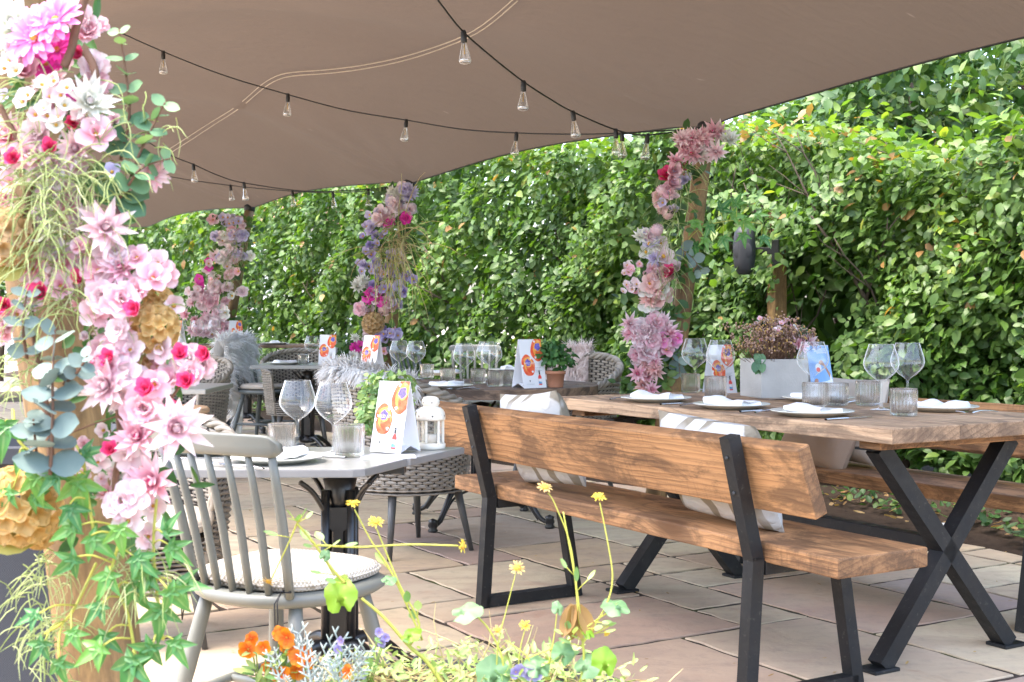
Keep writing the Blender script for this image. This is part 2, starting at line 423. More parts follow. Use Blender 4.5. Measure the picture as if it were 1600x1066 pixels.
def m_slate_top():
    t = NT('grey_table_board'); o = t.obj()
    c = t.mix(t.noise(t.mapping(o, (1, 6, 1)), 7, 5, .6), (.27, .27, .255), (.35, .345, .325))
    return t.done(t.bsdf(c, .28, 0, .5, t.bump(t.noise(o, 60, 3), .06, .002)))
M['slate'] = m_slate_top()
M['slate_edge'] = m_plain('table_edge_band', (.19, .188, .185), .5)
def m_lantern():
    t = NT('chipped_white_enamel'); o = t.obj(); f = t.noise(o, 22, 5, .7)
    c = t.mix(t.ramp(f, [(.60, 0.0), (.68, 1.0)]), (.72, .69, .60), (.42, .17, .05))
    return t.done(t.bsdf(c, .45, 0, .5, t.bump(f, .15, .002)))
M['lantern'] = m_lantern()

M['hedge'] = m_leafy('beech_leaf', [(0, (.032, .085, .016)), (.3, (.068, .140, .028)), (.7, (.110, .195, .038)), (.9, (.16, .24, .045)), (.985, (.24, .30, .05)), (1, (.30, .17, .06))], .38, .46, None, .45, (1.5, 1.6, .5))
M['shrub'] = m_leafy('garden_shrub_leaf', [(0, (.03, .08, .02)), (.6, (.07, .15, .04)), (1, (.16, .24, .05))], .35, .5)
M['purple_leaf'] = m_leafy('plum_leaf', [(0, (.05, .10, .03)), (.5, (.12, .17, .06)), (1, (.20, .12, .18))], .35, .5)
M['euc_blue'] = m_leafy('blue_eucalyptus', [(0, (.095, .145, .135)), (.6, (.165, .225, .205)), (1, (.27, .35, .29))], .12, .6, None, .25, (1, 1, 1))
M['euc_green'] = m_leafy('green_eucalyptus', [(0, (.05, .12, .07)), (.5, (.11, .22, .12)), (1, (.24, .38, .19))], .2, .55, None, .3)
M['ivy'] = m_leafy('ivy_leaf', [(0, (.04, .16, .04)), (.5, (.085, .25, .05)), (1, (.17, .36, .06))], .25, .38, ([(.0, .55), (.16, 0.0)], (.30, .45, .16)))
M['fern'] = m_leafy('pale_airfern', [(0, (.22, .29, .08)), (.5, (.36, .43, .16)), (1, (.50, .54, .28))], .25, .7)
M['herb'] = m_leafy('pale_green_herb', [(0, (.16, .30, .10)), (.5, (.30, .44, .17)), (1, (.46, .56, .20))], .25, .55)
M['herb_dark'] = m_leafy('green_herb', [(0, (.03, .11, .03)), (1, (.09, .22, .05))], .25, .55)
M['silver'] = m_leafy('silver_leaf', [(0, (.42, .48, .44)), (1, (.66, .72, .68))], .2, .8, None, .1, (1, 1, 1))
M['straw'] = m_leafy('dry_straw', [(0, (.42, .30, .14)), (.5, (.62, .52, .28)), (.8, (.42, .46, .16)), (1, (.28, .42, .08))], .2, .8, None, .1)
M['lime_leaf'] = m_leafy('lime_leaf', [(0, (.20, .38, .03)), (1, (.30, .50, .05))], .35, .45)
M['pale_leaf'] = m_leafy('mint_leaf', [(0, (.08, .20, .07)), (1, (.22, .36, .18))], .3, .5)
M['dry_leaf'] = m_leafy('dry_leaf', [(0, (.30, .17, .06)), (1, (.50, .34, .15))], .3, .7)
M['olive_leaf'] = m_leafy('faded_olive_leaf', [(0, (.30, .27, .05)), (1, (.36, .33, .08))], .15, .6)
pk = dict(
    pink=((.86, .28, .40), (.90, .60, .68)), palepink=((.86, .46, .55), (.91, .76, .79)), white=((.72, .78, .62), (.90, .88, .85)),
    magenta=((.75, .10, .50), (.86, .03, .46)), hotpink=((.80, .03, .16), (.90, .10, .30)), tan=((.40, .24, .08), (.66, .47, .26)),
    lilac=((.48, .40, .70), (.70, .64, .86)), peach=((.82, .40, .38), (.90, .62, .58)), orange=((.85, .12, .01), (.95, .33, .02)),
    yellow=((.85, .55, .02), (.90, .70, .10)), violet=((.30, .20, .58), (.55, .48, .80)), brownpink=((.45, .27, .18), (.66, .46, .36)),
    mauve=((.85, .14, .48), (.93, .42, .74)), butter=((.55, .32, .08), (.72, .52, .22)))
for k, (a, b) in pk.items(): M['p_' + k] = m_petal('petal_' + k, a, b, dict(pink=.55, palepink=.6, white=.3, lilac=.4, mauve=.15, peach=.4, magenta=.12).get(k, .05))
M['f_centre'] = m_plain('flower_centre', (.62, .36, .06), .8, 0, .2, .5, 90, .6)
M['bud_green'] = m_plain('calyx_green', (.16, .26, .06), .7)

# ------------------------------------------------------------------ frame of the terrace: x = across (v), y = along the benches (u)
ANG = R(30.9)
UD = Vector((-math.sin(ANG), math.cos(ANG), 0)); VD = Vector((math.cos(ANG), math.sin(ANG), 0))
S0 = Vector((.860, 3.376, 0))
P1 = Vector((1.118, 7.33, 0)); TU = Vector((-.537, .8435, 0)); TN = Vector((-.8435, -.537, 0))
def TP(s, n, z=0): return P1 + TU * s + TN * n + Vector((0, 0, z))
def TS(p):
    d = Vector((p[0] - P1.x, p[1] - P1.y, 0)); return d.dot(TU), d.dot(TN)

# ------------------------------------------------------------------ ground: one sheet to the horizon, paving slabs, flower bed
g = MB(); g.grid(lambda u, v: ((u - .5) * 400, (v - .5) * 400, -.03), 21, 21); struct(g.build('ground', M['gravel']))
jb = MB(); jb.box((-2, 6, -.012), (22, 30, .013), Matrix.Rotation(ANG, 4, 'Z')); struct(jb.build('paving_bed', M['joint']))
def paving():
    mb = MB(); mod = .305; rn = random.Random(5)
    nx, ny = 44, 70; used = [[False] * ny for _ in range(nx)]
    X0, Y0 = -8.2, -3.2
    F0 = Matrix.Rotation(ANG, 4, 'Z')
    sizes = [(2, 3), (3, 2), (2, 2), (2, 1), (1, 2), (3, 2), (2, 3), (3, 1), (1, 1), (2, 2)]
    for j in range(ny):
        for i in range(nx):
            if used[i][j]: continue
            opts = sizes[:]; rn.shuffle(opts); opts.append((1, 1))
            for a, b in opts:
                if i + a <= nx and j + b <= ny and not any(used[i + p][j + q] for p in range(a) for q in range(b)): break
            for p in range(a):
                for q in range(b): used[i + p][j + q] = True
            x0, y0, x1, y1 = X0 + i * mod, Y0 + j * mod, X0 + (i + a) * mod, Y0 + (j + b) * mod
            c = F0 @ Vector(((x0 + x1) / 2, (y0 + y1) / 2, 0))
            if TS(c)[1] < -.45 or c.y < .4: continue
            gap = .0125; x0 += gap; y0 += gap; x1 -= gap; y1 -= gap
            pts = []
            def side(ax, ay, bx, by, n):
                for k in range(n):
                    t_ = k / n; jx = rn.uniform(-1, 1) * .0065; jy = rn.uniform(-1, 1) * .0065
                    pts.append((ax + (bx - ax) * t_ + jx, ay + (by - ay) * t_ + jy))
            side(x0, y0, x1, y0, 4 * a); side(x1, y0, x1, y1, 4 * b); side(x1, y1, x0, y1, 4 * a); side(x0, y1, x0, y0, 4 * b)
            n = len(pts); cx, cy_ = (x0 + x1) / 2, (y0 + y1) / 2; hz = rn.uniform(-.0015, .0015)
            def ring(ins, z):
                o = []
                for x, y in pts:
                    d = math.hypot(cx - x, cy_ - y); k = ins / d; o.append((x + (cx - x) * k, y + (cy_ - y) * k, z + hz))
                return o
            V = ring(0, -.02) + ring(0, -.003) + ring(.0015, -.0006) + ring(.004, 0); Fc = []
            for q in range(3):
                for k in range(n): Fc.append((q * n + k, q * n + (k + 1) % n, (q + 1) * n + (k + 1) % n, (q + 1) * n + k))
            Fc.append(tuple(3 * n + k for k in range(n)))
            mb.add(V, Fc, F0, 0, rnd=rn.random(), smooth=False)
    return struct(mb.build('patio_paving', M['stone']))
paving()
def bed():
    mb = MB()
    def fn(u, v):
        s = -4 + u * 26; n = -.32 - v * 3.2 + .05 * math.sin(s * 5.1)
        h = .0 + .09 * min(1, v * 8) + .03 * noise.noise(Vector((s * 3, n * 3, 0))) * (v > .02)
        return TP(s, n, h)
    mb.grid(fn, 130, 14); return struct(mb.build('flower_bed_soil', M['soil']))
bed()

# ------------------------------------------------------------------ tent canopy
W_T = 4.4
XS = [-12, -3.6, -2.1, 0, 3.6, 7.2, 10.8, 14.4]; ZS = [2.5, 2.34, 2.275, 2.2, 2.2, 2.27, 2.3, 2.3]
def edge_n(s):
    k = (s % 3.6) / 3.6; return (.07 if s > 0 else .05) * math.sin(PI * k) ** .8
def tent_z(s, n):
    ze = float(np.interp(s, XS, ZS)); t = min(1, max(0, n / W_T)); k = (s % 3.6) / 3.6
    bell = math.sin(PI * t) ** .85 if t < .5 else 1 + .25 * (t - .5) * 2      # unseen open side raised to let more sky light in
    b = .72 * bell
    b += .17 * (math.sin(PI * k) ** 2) * math.sin(PI * min(1, t * 1.6)) ** 1.0      # bulges between the poles
    b += .05 * math.sin(s * 1.3 + n * 1.9) * bell
    cre = abs((s - 0.9 * n + .4) % 3.6 - 1.8) / 1.8                                  # creases running in from each pole
    b -= .10 * math.exp(-((1 - cre) * 3.2) ** 2) * math.sin(PI * t)
    for j in (-1, 0, 1, 2, 3, 4):                                                    # tension wrinkles round the pole heads
        ds_ = s - j * 3.6; d = math.hypot(ds_, n)
        if d < 3: b += .022 * math.exp(-d / .9) * min(1, d * 4) * math.sin(math.atan2(n, ds_) * 13 + j)
    b += .012 * math.sin(s * 3.3 - n * 2.1 + math.sin(n * 3)) * min(1, t * 4)
    return ze + b
def hit_tent(px, py):
    Y = 1.5
    while Y < 25:
        p = P(px, py, Y); s, n = TS(p)
        if n < W_T and p.z > tent_z(s, n): return p
        Y += .006
    return None
def tent():
    t = thing('stretch_tent', 'brown stretch tent canopy hung with light strings over the terrace tables', 'tent', TP(0, 2.2, 0))
    Mi = Matrix.Translation(-TP(0, 2.2, 0)); mb = MB()
    def fn(u, v):
        s = -4.3 + u * 18.7; e = edge_n(s); n = e + v * (W_T - 2 * e); return TP(s, n, tent_z(s, n))  # unseen near end cut short to admit more light
    mb.grid(fn, 300, 100, M=Mi); mb.build('canopy_fabric', M['tent'], t)
    for vv in (0, 1):
        e = MB(); pts = [Vector(fn(i / 234, vv)) - TN * (.004 if vv == 0 else -.004) for i in range(235)]
        e.tube(pts, .007, 5, Mi); e.build('edge_piping', M['black'], t)
    path = [(806, -14), (760, 26), (700, 60), (640, 82), (560, 98), (500, 104), (450, 104), (425, 112), (400, 130), (350, 172), (300, 206), (255, 234)]
    for dy in (0, 1):
        pts = []
        for i in range(len(path) - 1):
            for k in range(4):
                a, b = path[i], path[i + 1]; x = a[0] + (b[0] - a[0]) * k / 4; y = a[1] + (b[1] - a[1]) * k / 4
                h = hit_tent(x + dy * 3, y + dy * 5.5)
                if h: pts.append(h - Vector((0, 0, .03)))
        if len(pts) > 3:
            for _ in range(8): pts = [pts[0]] + [(pts[i - 1] + pts[i] * 2 + pts[i + 1]) / 4 for i in range(1, len(pts) - 1)] + [pts[-1]]
            pts = [Vector((p.x, p.y, min(p.z, tent_z(*TS(p)) - .03))) for p in pts]
            for _ in range(6): pts = [pts[0]] + [(pts[i - 1] + pts[i] * 2 + pts[i + 1]) / 4 for i in range(1, len(pts) - 1)] + [pts[-1]]
            e = MB(); e.tube(pts, .0042, 4, Mi); e.build('seam', M['rope'], t)
tent()

# timber poles
def pole(foot, top, r0, r1, label, group='timber tent poles'):
    foot = Vector(foot); top = Vector(top); t = thing('timber_pole', label, 'pole', foot, group=group); d = top - foot; mb = MB()
    L = d.length; rn = random.Random(label); ph = rn.random() * 9; n = 14
    pts = [(.004 * math.sin(i * .9 + ph), .004 * math.cos(i * 1.1 + ph), L * i / n) for i in range(n + 1)]
    mb.tube(pts, [(r0 + (r1 - r0) * i / n) * (1 + .02 * math.sin(i * 2.3 + ph)) for i in range(n + 1)], 20)
    mb.build('pole_shaft', M['pole'], t, d.to_track_quat('Z', 'Y').to_matrix().to_4x4())
    c = MB(); c.lathe([(0, .03), (r1 * .9, .03), (r1 * 1.15, .015), (r1 * 1.15, -.03), (r1 * .9, -.04)], 16)
    c.build('pole_cap', M['black'], t, Matrix.Translation(d) @ d.to_track_quat('Z', 'Y').to_matrix().to_4x4())
    return foot, top
def ground_pt(px, Y): return Vector(((px - 800) / FP * Y, Y, 0))
P_near = pole((-.555, 1.95, 0), (-1.00, 2.08, 3.05), .066, .050, 'thick leaning timber pole behind the nearest flower garland')
P_a = pole((.80, 7.25, 0), (1.118, 7.33, 2.2), .062, .05, 'leaning timber pole behind the garland beside the bench table')
P_b = pole((-1.12, 10.3, 0), (-.83, 10.38, 2.2), .06, .05, 'leaning timber pole holding the garland behind the round table')
P_c = pole((-3.1, 13.2, 0), (-2.74, 13.37, 2.27), .06, .05, 'farthest leaning timber pole, with a garland behind the sheepskin chair')

# ------------------------------------------------------------------ hedge
LEAF_V = [(0, 0, 0), (0, .30, .02), (0, .66, .015), (0, 1, -.07), (-.27, .28, .07), (-.24, .64, .06), (.27, .28, .07), (.24, .64, .06)]
LEAF_F = [(0, 6, 1), (1, 6, 7, 2), (2, 7, 3), (0, 1, 4), (1, 2, 5, 4), (2, 3, 5)]
def hedge():
    root = thing('beech_hedge', 'tall clipped beech hedge running along the back of the terrace', 'hedge', TP(4, -1.3, 0))
    base = np.array(TP(4, -1.3, 0)); tu = np.array(TU); tn = np.array(TN); p1 = np.array(P1)
    def top(s): return 2.14 + .40 / (1 + np.exp(-(s - 1.2) * 2.5)) + .012 * np.clip(s, 0, 14) + .09 * np.sin(s * 1.7) + .06 * np.sin(s * 4.1 + 1)
    def surf(s, z):                            # front face offset (bigger = nearer the terrace)
        return -.95 + .085 * np.sin(s * 2.1 + z * 2.3) * np.sin(z * 3.1 + s * .7) + .06 * np.sin(s * 5.3 + z * 4.7) + .05 * np.sin(s * 11 - z * 9)
    P_, A_, N_, S_, R_ = [], [], [], [], []
    def batch(N, s0, s1, dep0, dep1, size, zmin=.12, rbias=0.0, topm=False):
        s = nrng.uniform(s0, s1, N); z = nrng.uniform(zmin, 1, N); tz = top(s)
        z = z * tz; n = surf(s, z) - nrng.uniform(dep0, dep1, N)
        z = z * 1.0
        if topm:
            z = tz + nrng.uniform(-.10, .10, N) + (nrng.random(N) < .12) * nrng.uniform(0, .25, N); n = -.95 - nrng.uniform(-.05, .75, N)
        # hollow round the speaker post
        hol = ((s - .25) / .40) ** 2 + ((z - 1.12) / .42) ** 2 < 1
        keep = ~(hol & (nrng.random(N) < .93))
        keep &= ~((z < .32) & (nrng.random(N) < .6))
        s, z, n = s[keep], z[keep], n[keep]; k = len(s)
        p = p1 + s[:, None] * tu + n[:, None] * tn; p[:, 2] = z
        out = np.tile(tn, (k, 1)); up = np.array([0, 0, 1.0])
        # leaves grow in sprays: neighbours share a direction
        cl = np.stack([np.sin(s * 7 + z * 5), np.cos(s * 6 - z * 8), np.sin(z * 11 + s * 2)], -1)
        Nn = norm(out * .75 + up * .65 + .45 * nrng.normal(size=(k, 3)) + .22 * cl)
        A = out * .35 - up * .35 + tu * (np.sin(s * 3.1 + z * 9) * .7)[:, None] + .55 * nrng.normal(size=(k, 3))
        if topm: Nn = norm(up + .6 * nrng.normal(size=(k, 3))); A = nrng.normal(size=(k, 3)) + up * .5 + out * .3
        A = A - Nn * np.sum(A * Nn, 1)[:, None]
        P_.append(p - base); A_.append(A); N_.append(Nn); S_.append(size * nrng.uniform(.5, 1.25, k))
        hgt = z / top(s)
        R_.append(np.clip(.42 + rbias + nrng.normal(0, .2, k) + .16 * np.sin(s * 2.2) * np.sin(z * 3) + .12 * (hgt - .5) + (nrng.random(k) < .004) * .6, 0, 1))  # leaf tint also lightens with height, imitating sun on the upper hedge
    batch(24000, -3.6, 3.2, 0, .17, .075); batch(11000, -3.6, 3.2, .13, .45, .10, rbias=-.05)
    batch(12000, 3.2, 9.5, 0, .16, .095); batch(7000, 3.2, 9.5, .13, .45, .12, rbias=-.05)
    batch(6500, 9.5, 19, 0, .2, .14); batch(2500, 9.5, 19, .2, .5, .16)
    batch(3800, -3.6, 5, 0, 0, .09, rbias=.22, topm=True); batch(2500, 5, 16, 0, 0, .11, rbias=.22, topm=True)  # top leaves tinted lighter, standing in for sunlight
    # sprays that have grown over the post and speaker
    for c_, rr, N in (((.34, -.62, 1.78), (.34, .10, .16), 150), ((.62, -.60, 1.36), (.16, .06, .12), 40), ((.2, -.6, 1.42), (.2, .08, .10), 60), ((.10, -.6, 1.70), (.25, .1, .10), 60)):
        q = nrng.normal(size=(N, 3)) * np.array(rr) * .6 + np.array(c_); p = p1 + q[:, :1] * tu + q[:, 1:2] * tn; p[:, 2] = q[:, 2]
        Nn = norm(tn * .75 + np.array([0, 0, .65]) + .45 * nrng.normal(size=(N, 3))); A = nrng.normal(size=(N, 3)) * .6 + tn * .3 - np.array([0, 0, .3]); A = A - Nn * np.sum(A * Nn, 1)[:, None]
        P_.append(p - base); A_.append(A); N_.append(Nn); S_.append(.085 * nrng.uniform(.6, 1.2, N)); R_.append(np.clip(.5 + nrng.normal(0, .2, N), 0, 1))
    pos = np.concatenate(P_); fr = frames(np.concatenate(A_), np.concatenate(N_), np.concatenate(S_))
    rr_ = np.concatenate(R_); kind = nrng.random(len(pos)); G_ = [0, .3, .66, 1, .3, .66, .3, .66]
    CURL = [(0, 0, 0), (0, .30, .04), (.03, .66, .03), (.10, .98, -.16), (-.21, .34, .12), (-.15, .70, .12), (.30, .30, -.02), (.27, .68, -.03)]
    SMALL = [(0, 0, 0), (0, .25, .0), (-.02, .55, -.03), (-.05, .85, -.14), (-.29, .30, .02), (-.27, .60, .0), (.25, .26, .05), (.21, .56, .03)]
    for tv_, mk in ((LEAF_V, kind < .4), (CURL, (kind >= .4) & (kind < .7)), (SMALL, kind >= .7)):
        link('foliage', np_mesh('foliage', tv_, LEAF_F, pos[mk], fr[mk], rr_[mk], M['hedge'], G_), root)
    # far side of the hedge: a second wall of leaves, shade put into their dark tint
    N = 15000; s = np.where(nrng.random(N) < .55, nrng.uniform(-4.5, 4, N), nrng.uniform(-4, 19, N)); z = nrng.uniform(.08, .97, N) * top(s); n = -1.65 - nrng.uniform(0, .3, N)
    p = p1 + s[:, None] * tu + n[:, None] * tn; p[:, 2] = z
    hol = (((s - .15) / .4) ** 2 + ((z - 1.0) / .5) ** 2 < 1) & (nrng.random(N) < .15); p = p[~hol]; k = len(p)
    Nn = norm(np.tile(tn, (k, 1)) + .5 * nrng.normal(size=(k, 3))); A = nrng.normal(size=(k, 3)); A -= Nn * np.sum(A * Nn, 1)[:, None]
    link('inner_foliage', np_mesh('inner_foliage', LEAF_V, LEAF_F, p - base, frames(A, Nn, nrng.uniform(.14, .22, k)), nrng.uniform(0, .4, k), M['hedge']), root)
    rn = random.Random(3); o = Vector(base)
    for k in range(26):
        s = -3.2 + k * .72 + rn.uniform(-.15, .15); tr = MB()
        def limb(p, d, L, r, lev):
            pts = [p]; q = p.copy(); dd = d.copy()
            for i in range(6):
                dd = (dd + Vector((rn.uniform(-.22, .22), rn.uniform(-.22, .22), rn.uniform(-.05, .12)))).normalized(); q = q + dd * L / 6; pts.append(q.copy())
            tr.tube(pts, [r * (1 - .75 * i / 6) for i in range(7)], 6)
            if lev < 2:
                for i in range(5 if lev == 0 else 3):
                    k_ = rn.randint(1, 5); dn = (dd + Vector((rn.uniform(-1, 1), rn.uniform(-1, 1), rn.uniform(-.2, .5))) * 1.1).normalized()
                    limb(pts[k_], dn, L * rn.uniform(.3, .5), r * .4, lev + 1)
        limb(TP(s, -1.3 + rn.uniform(-.08, .08), 0) - o, Vector((0, 0, 1)), 1.9, .028, 0)
        tr.build('trunk', M['bark'], root)
hedge()

def leaf_cloud(centres, n, size, tmpl=None):
    """positions / frames for leaves spread through a list of blobs (c, radii)"""
    P_, N_ = [], []
    for c, r in centres:
        d = norm(nrng.normal(size=(n, 3))); rad = nrng.uniform(.55, 1.05, n) ** .6
        P_.append(np.array(c) + d * rad[:, None] * np.array(r)); N_.append(norm(d + .6 * nrng.normal(size=(n, 3)) + np.array([0, 0, .5])))
    P_ = np.concatenate(P_); N_ = np.concatenate(N_); A = nrng.normal(size=P_.shape) + np.array([0, 0, -.2]); A -= N_ * np.sum(A * N_, 1)[:, None]
    return P_, frames(A, N_, size * nrng.uniform(.7, 1.25, len(P_)))
def tree(loc, h, r, label, mat, seed, size=.1, n=260, nb=9):
    rn = random.Random(seed); t = thing('garden_tree', label, 'tree', loc, group='trees and shrubs beyond the hedge'); tr = MB(); cs = []
    tr.tube([(0, 0, 0), (.04, .02, h * .3), (-.02, .05, h * .6), (.03, 0, h * .9)], [.07, .055, .035, .012], 8)
    for k in range(nb):
        a = k * 2.4 + rn.uniform(-.3, .3); hh = h * rn.uniform(.42, 1.0); rr = r * rn.uniform(.3, .8) * (1.25 - hh / h * .6)
        c = (rr * math.cos(a), rr * math.sin(a), hh); cs.append((c, (r * rn.uniform(.32, .5), r * rn.uniform(.32, .5), r * rn.uniform(.22, .36))))
        tr.tube([(0, 0, hh * .55), (c[0] * .5, c[1] * .5, hh * .8), c], [.03, .02, .008], 6)
    cs.append(((.03, 0, h * .93), (r * .4, r * .4, r * .3)))
    p, f = leaf_cloud(cs, n, size)
    link('crown', np_mesh('crown', LEAF_V, LEAF_F, p, f, nrng.random(len(p)), mat), t); tr.build('trunk', M['bark'], t)
tree(TP(-.3, -2.9), 3.3, 1.3, 'loose green tree rising behind the hedge above the speaker', M['shrub'], 1, .1, 420)
tree(TP(-2.2, -3.0), 3.5, 1.5, 'plum and green leaved tree behind the right end of the hedge', M['purple_leaf'], 2, .1, 420)
tree(TP(-4.2, -2.4), 3.4, 1.5, 'bright green tree behind the hedge past the tent corner', M['shrub'], 4, .11, 380)
tree(TP(-1.3, -2.2), 3.0, 1.3, 'dense green shrub directly behind the hedge near the tent corner', M['shrub'], 12, .09, 420)
tree(TP(-2.9, -2.2), 3.1, 1.4, 'dark green shrub filling the gap behind the right end of the hedge', M['shrub'], 13, .09, 420)
tree(TP(.6, -2.4), 3.1, 1.3, 'leafy shrub behind the hedge above the leaning pole', M['shrub'], 14, .1, 380)
tree(TP(2.4, -3.6), 3.0, 1.3, 'pale green tree behind the hedge between two garland poles', M['shrub'], 6, .11, 300)
tree(TP(9.5, -3.4), 3.0, 1.4, 'tree crown above the hedge beside the farthest garland pole', M['shrub'], 8, .14, 260)
tree(TP(-3.4, -4.2), 4.2, 1.9, 'tall spreading tree far behind the right end of the hedge', M['purple_leaf'], 15, .11, 480)
tree(TP(1.2, -3.1), 3.7, 1.4, 'bushy green tree behind the hedge filling the gap under the tent edge', M['shrub'], 16, .1, 420)
tree((-6.6, 21.5, 0), 3.4, 1.5, 'leafy tree at the far end of the terrace beside the white house', M['shrub'], 9, .16, 260)
tree((-9.2, 23, 0), 3.6, 1.7, 'broad tree at the far end of the terrace, left of the white house', M['shrub'], 10, .16, 260)
def house():
    t = thing('white_house', 'pale rendered house with a tiled roof glimpsed beyond the far end of the hedge', 'house', (-9.6, 38, 0), R(-8))
    b = MB(); b.box((0, 0, 1.9), (9, 6, 3.8)); b.build('wall', M['white_wall'], t)
    r = MB(); V = [(-4.9, -3.4, 3.75), (4.9, -3.4, 3.75), (4.9, 3.4, 3.75), (-4.9, 3.4, 3.75), (-4.9, 0, 5.8), (4.9, 0, 5.8)]
    r.add(V, [(0, 1, 5, 4), (2, 3, 4, 5), (0, 4, 3), (1, 2, 5), (3, 2, 1, 0)], smooth=False); r.build('roof', M['roof'], t)
    for x in (-2.6, .2, 2.8):
        wn = MB(); wn.box((x, -3.02, 2.3), (1.1, .08, 1.2)); o = wn.build('window', M['dark_glass'], t)
        f = MB()
        for dx in (-.58, 0, .58): f.box((x + dx, -3.05, 2.3), (.06, .1, 1.28))
        for dz in (-.62, .62): f.box((x, -3.06, 2.3 + dz), (1.26, .1, .06))
        f.build('window_frame', M['white'], o)
house()

# square post with the outdoor speaker
def speaker_post():
    b = ground_pt(1214, 8.35); t = thing('square_post', 'square timber post standing in the hollow of the hedge', 'post', b, R(20))
    mb = MB(); mb.box((0, 0, .90), (.095, .095, 1.80), bev=.006); mb.build('post_shaft', M['pole'], t)
    cp = MB(); cp.box((0, 0, 1.815), (.1, .1, .03), bev=.006); cp.build('post_cap', M['pole'], t)
    s = thing('outdoor_speaker', 'charcoal oval outdoor speaker half hidden by ivy leaves on the square post', 'speaker', P(1163, 392, 7.85), R(-25), scale=.82)
    bd = MB(); bd.lathe([(0, -.16), (.05, -.158), (.085, -.12), (.098, -.05), (.1, .04), (.088, .12), (.05, .158), (0, .16)], 24)
    bd.build('speaker_body', M['speaker'], s, Matrix.Diagonal((.85, .7, 1.12, 1)))
    br = MB(); br.box((.15, .06, 0), (.16, .025, .05), bev=.004); br.box((.22, .07, -.02), (.05, .05, .2), bev=.004); br.build('bracket', M['black'], s)
    gr = MB(); gr.lathe([(0, .001), (.06, 0), (.072, -.006)], 24); gr.build('speaker_grille', M['speaker'], s, Matrix.Translation((0, -.064, 0)) @ Matrix.Rotation(R(90), 4, 'X'))
speaker_post()

# ------------------------------------------------------------------ wine-bar style timber table and benches (x = across, y = along)
def obl(a, b, w_, d_):                     # square steel tube from a to b
    mb = MB(); mb.tube([a, b], w_ * .7071, 4, phase=PI / 4, smooth=False); return mb
def make_bench(name, label, loc, rz, group):
    t = thing(name, label, 'bench', loc, rz, group)
    st = MB(); st.box((.172, 1.065, .442), (.345, 2.13, .056), bev=.006, seg=2); st.build('seat', M['wood'], t)
    tilt = Matrix.Translation((.012, 0, .572)) @ Matrix.Rotation(R(-20), 4, 'Y')
    bk = MB(); bk.box((0, 1.13, .1), (.048, 2.12, .205), tilt, bev=.006, seg=2); bk.build('backrest', M['wood'], t)
    for y in (.30, 1.80):
        fr = MB(); W = .042
        def sq(a, b): fr.tube([a, b], W * .7071, 4, phase=PI / 4, smooth=False)
        sq((-.025, y, .43), (-.055, y, .0)); sq((.30, y, .414), (.37, y, .0)); sq((-.05, y, .024), (.365, y, .024))
        sq((.0, y, .4), (.33, y, .4))
        sq((-.027, y, .425), (-.115, y, .775))
        o = fr.build('leg_frame', M['iron'], t)
        for zz in (.615, .715):
            bl = MB(); x = -.027 - (zz - .425) * .251 - .024
            bl.lathe([(.0065, 0), (.0065, .002), (.003, .003), (0, .003)], 10, Matrix.Translation((x, y, zz)) @ Matrix.Rotation(R(-90 + 14), 4, 'Y'))
            bl.build('bolt', M['black'], o)
    return t
B_RZ = ANG
make_bench('plank_bench', 'rustic plank bench with a sloping back, nearest the camera, its back to us', S0, B_RZ, 'plank benches at the timber table')
TCx, TCy = .88, 1.145                     # table centre in bench coordinates
far_o = S0 + VD * (2 * TCx) + UD * (2 * TCy)
make_bench('plank_bench', 'plank bench between the timber table and the hedge', far_o, B_RZ + PI, 'plank benches at the timber table')
T_Z = .778
def TT(v, u, z=T_Z): return S0 + VD * v + UD * u + Vector((0, 0, z))      # point on the timber table from bench coordinates
def make_table():
    t = thing('timber_table', 'long rustic plank table on black crossed steel legs', 'table', S0 + VD * TCx + UD * TCy, B_RZ)
    for k in (-1, 0, 1):
        mb = MB(); mb.box((k * .300, .004 * k, T_Z - .0235), (.297, 1.86, .047), bev=.004, seg=2); mb.build('top_plank', M['wood_top'], t)
    for y in (-.80, 0, .80):
        bt = MB(); bt.box((0, y, T_Z - .061), (.80, .09, .026), bev=.003); bt.build('batten', M['wood'], t)
    for y in (-.745, .62):
        fr = MB(); W = .056
        for sx in (-1, 1):
            fr.tube([(sx * .30, y, .012), (-sx * .31, y, T_Z - .076)], W * .7071, 4, phase=PI / 4, smooth=False)
        fr.box((0, y, T_Z - .079), (.74, .07, .008))
        o = fr.build('cross_leg', M['iron'], t)
        for sx in (-1, 1):
            ft = MB(); ft.box((sx * .305, y, .006), (.11, .085, .012), bev=.003); ft.build('foot_plate', M['iron'], o)
    br = MB(); br.box((0, -.06, .365), (.05, 1.31, .05), bev=.003); br.build('stretcher', M['iron'], t)
make_table()

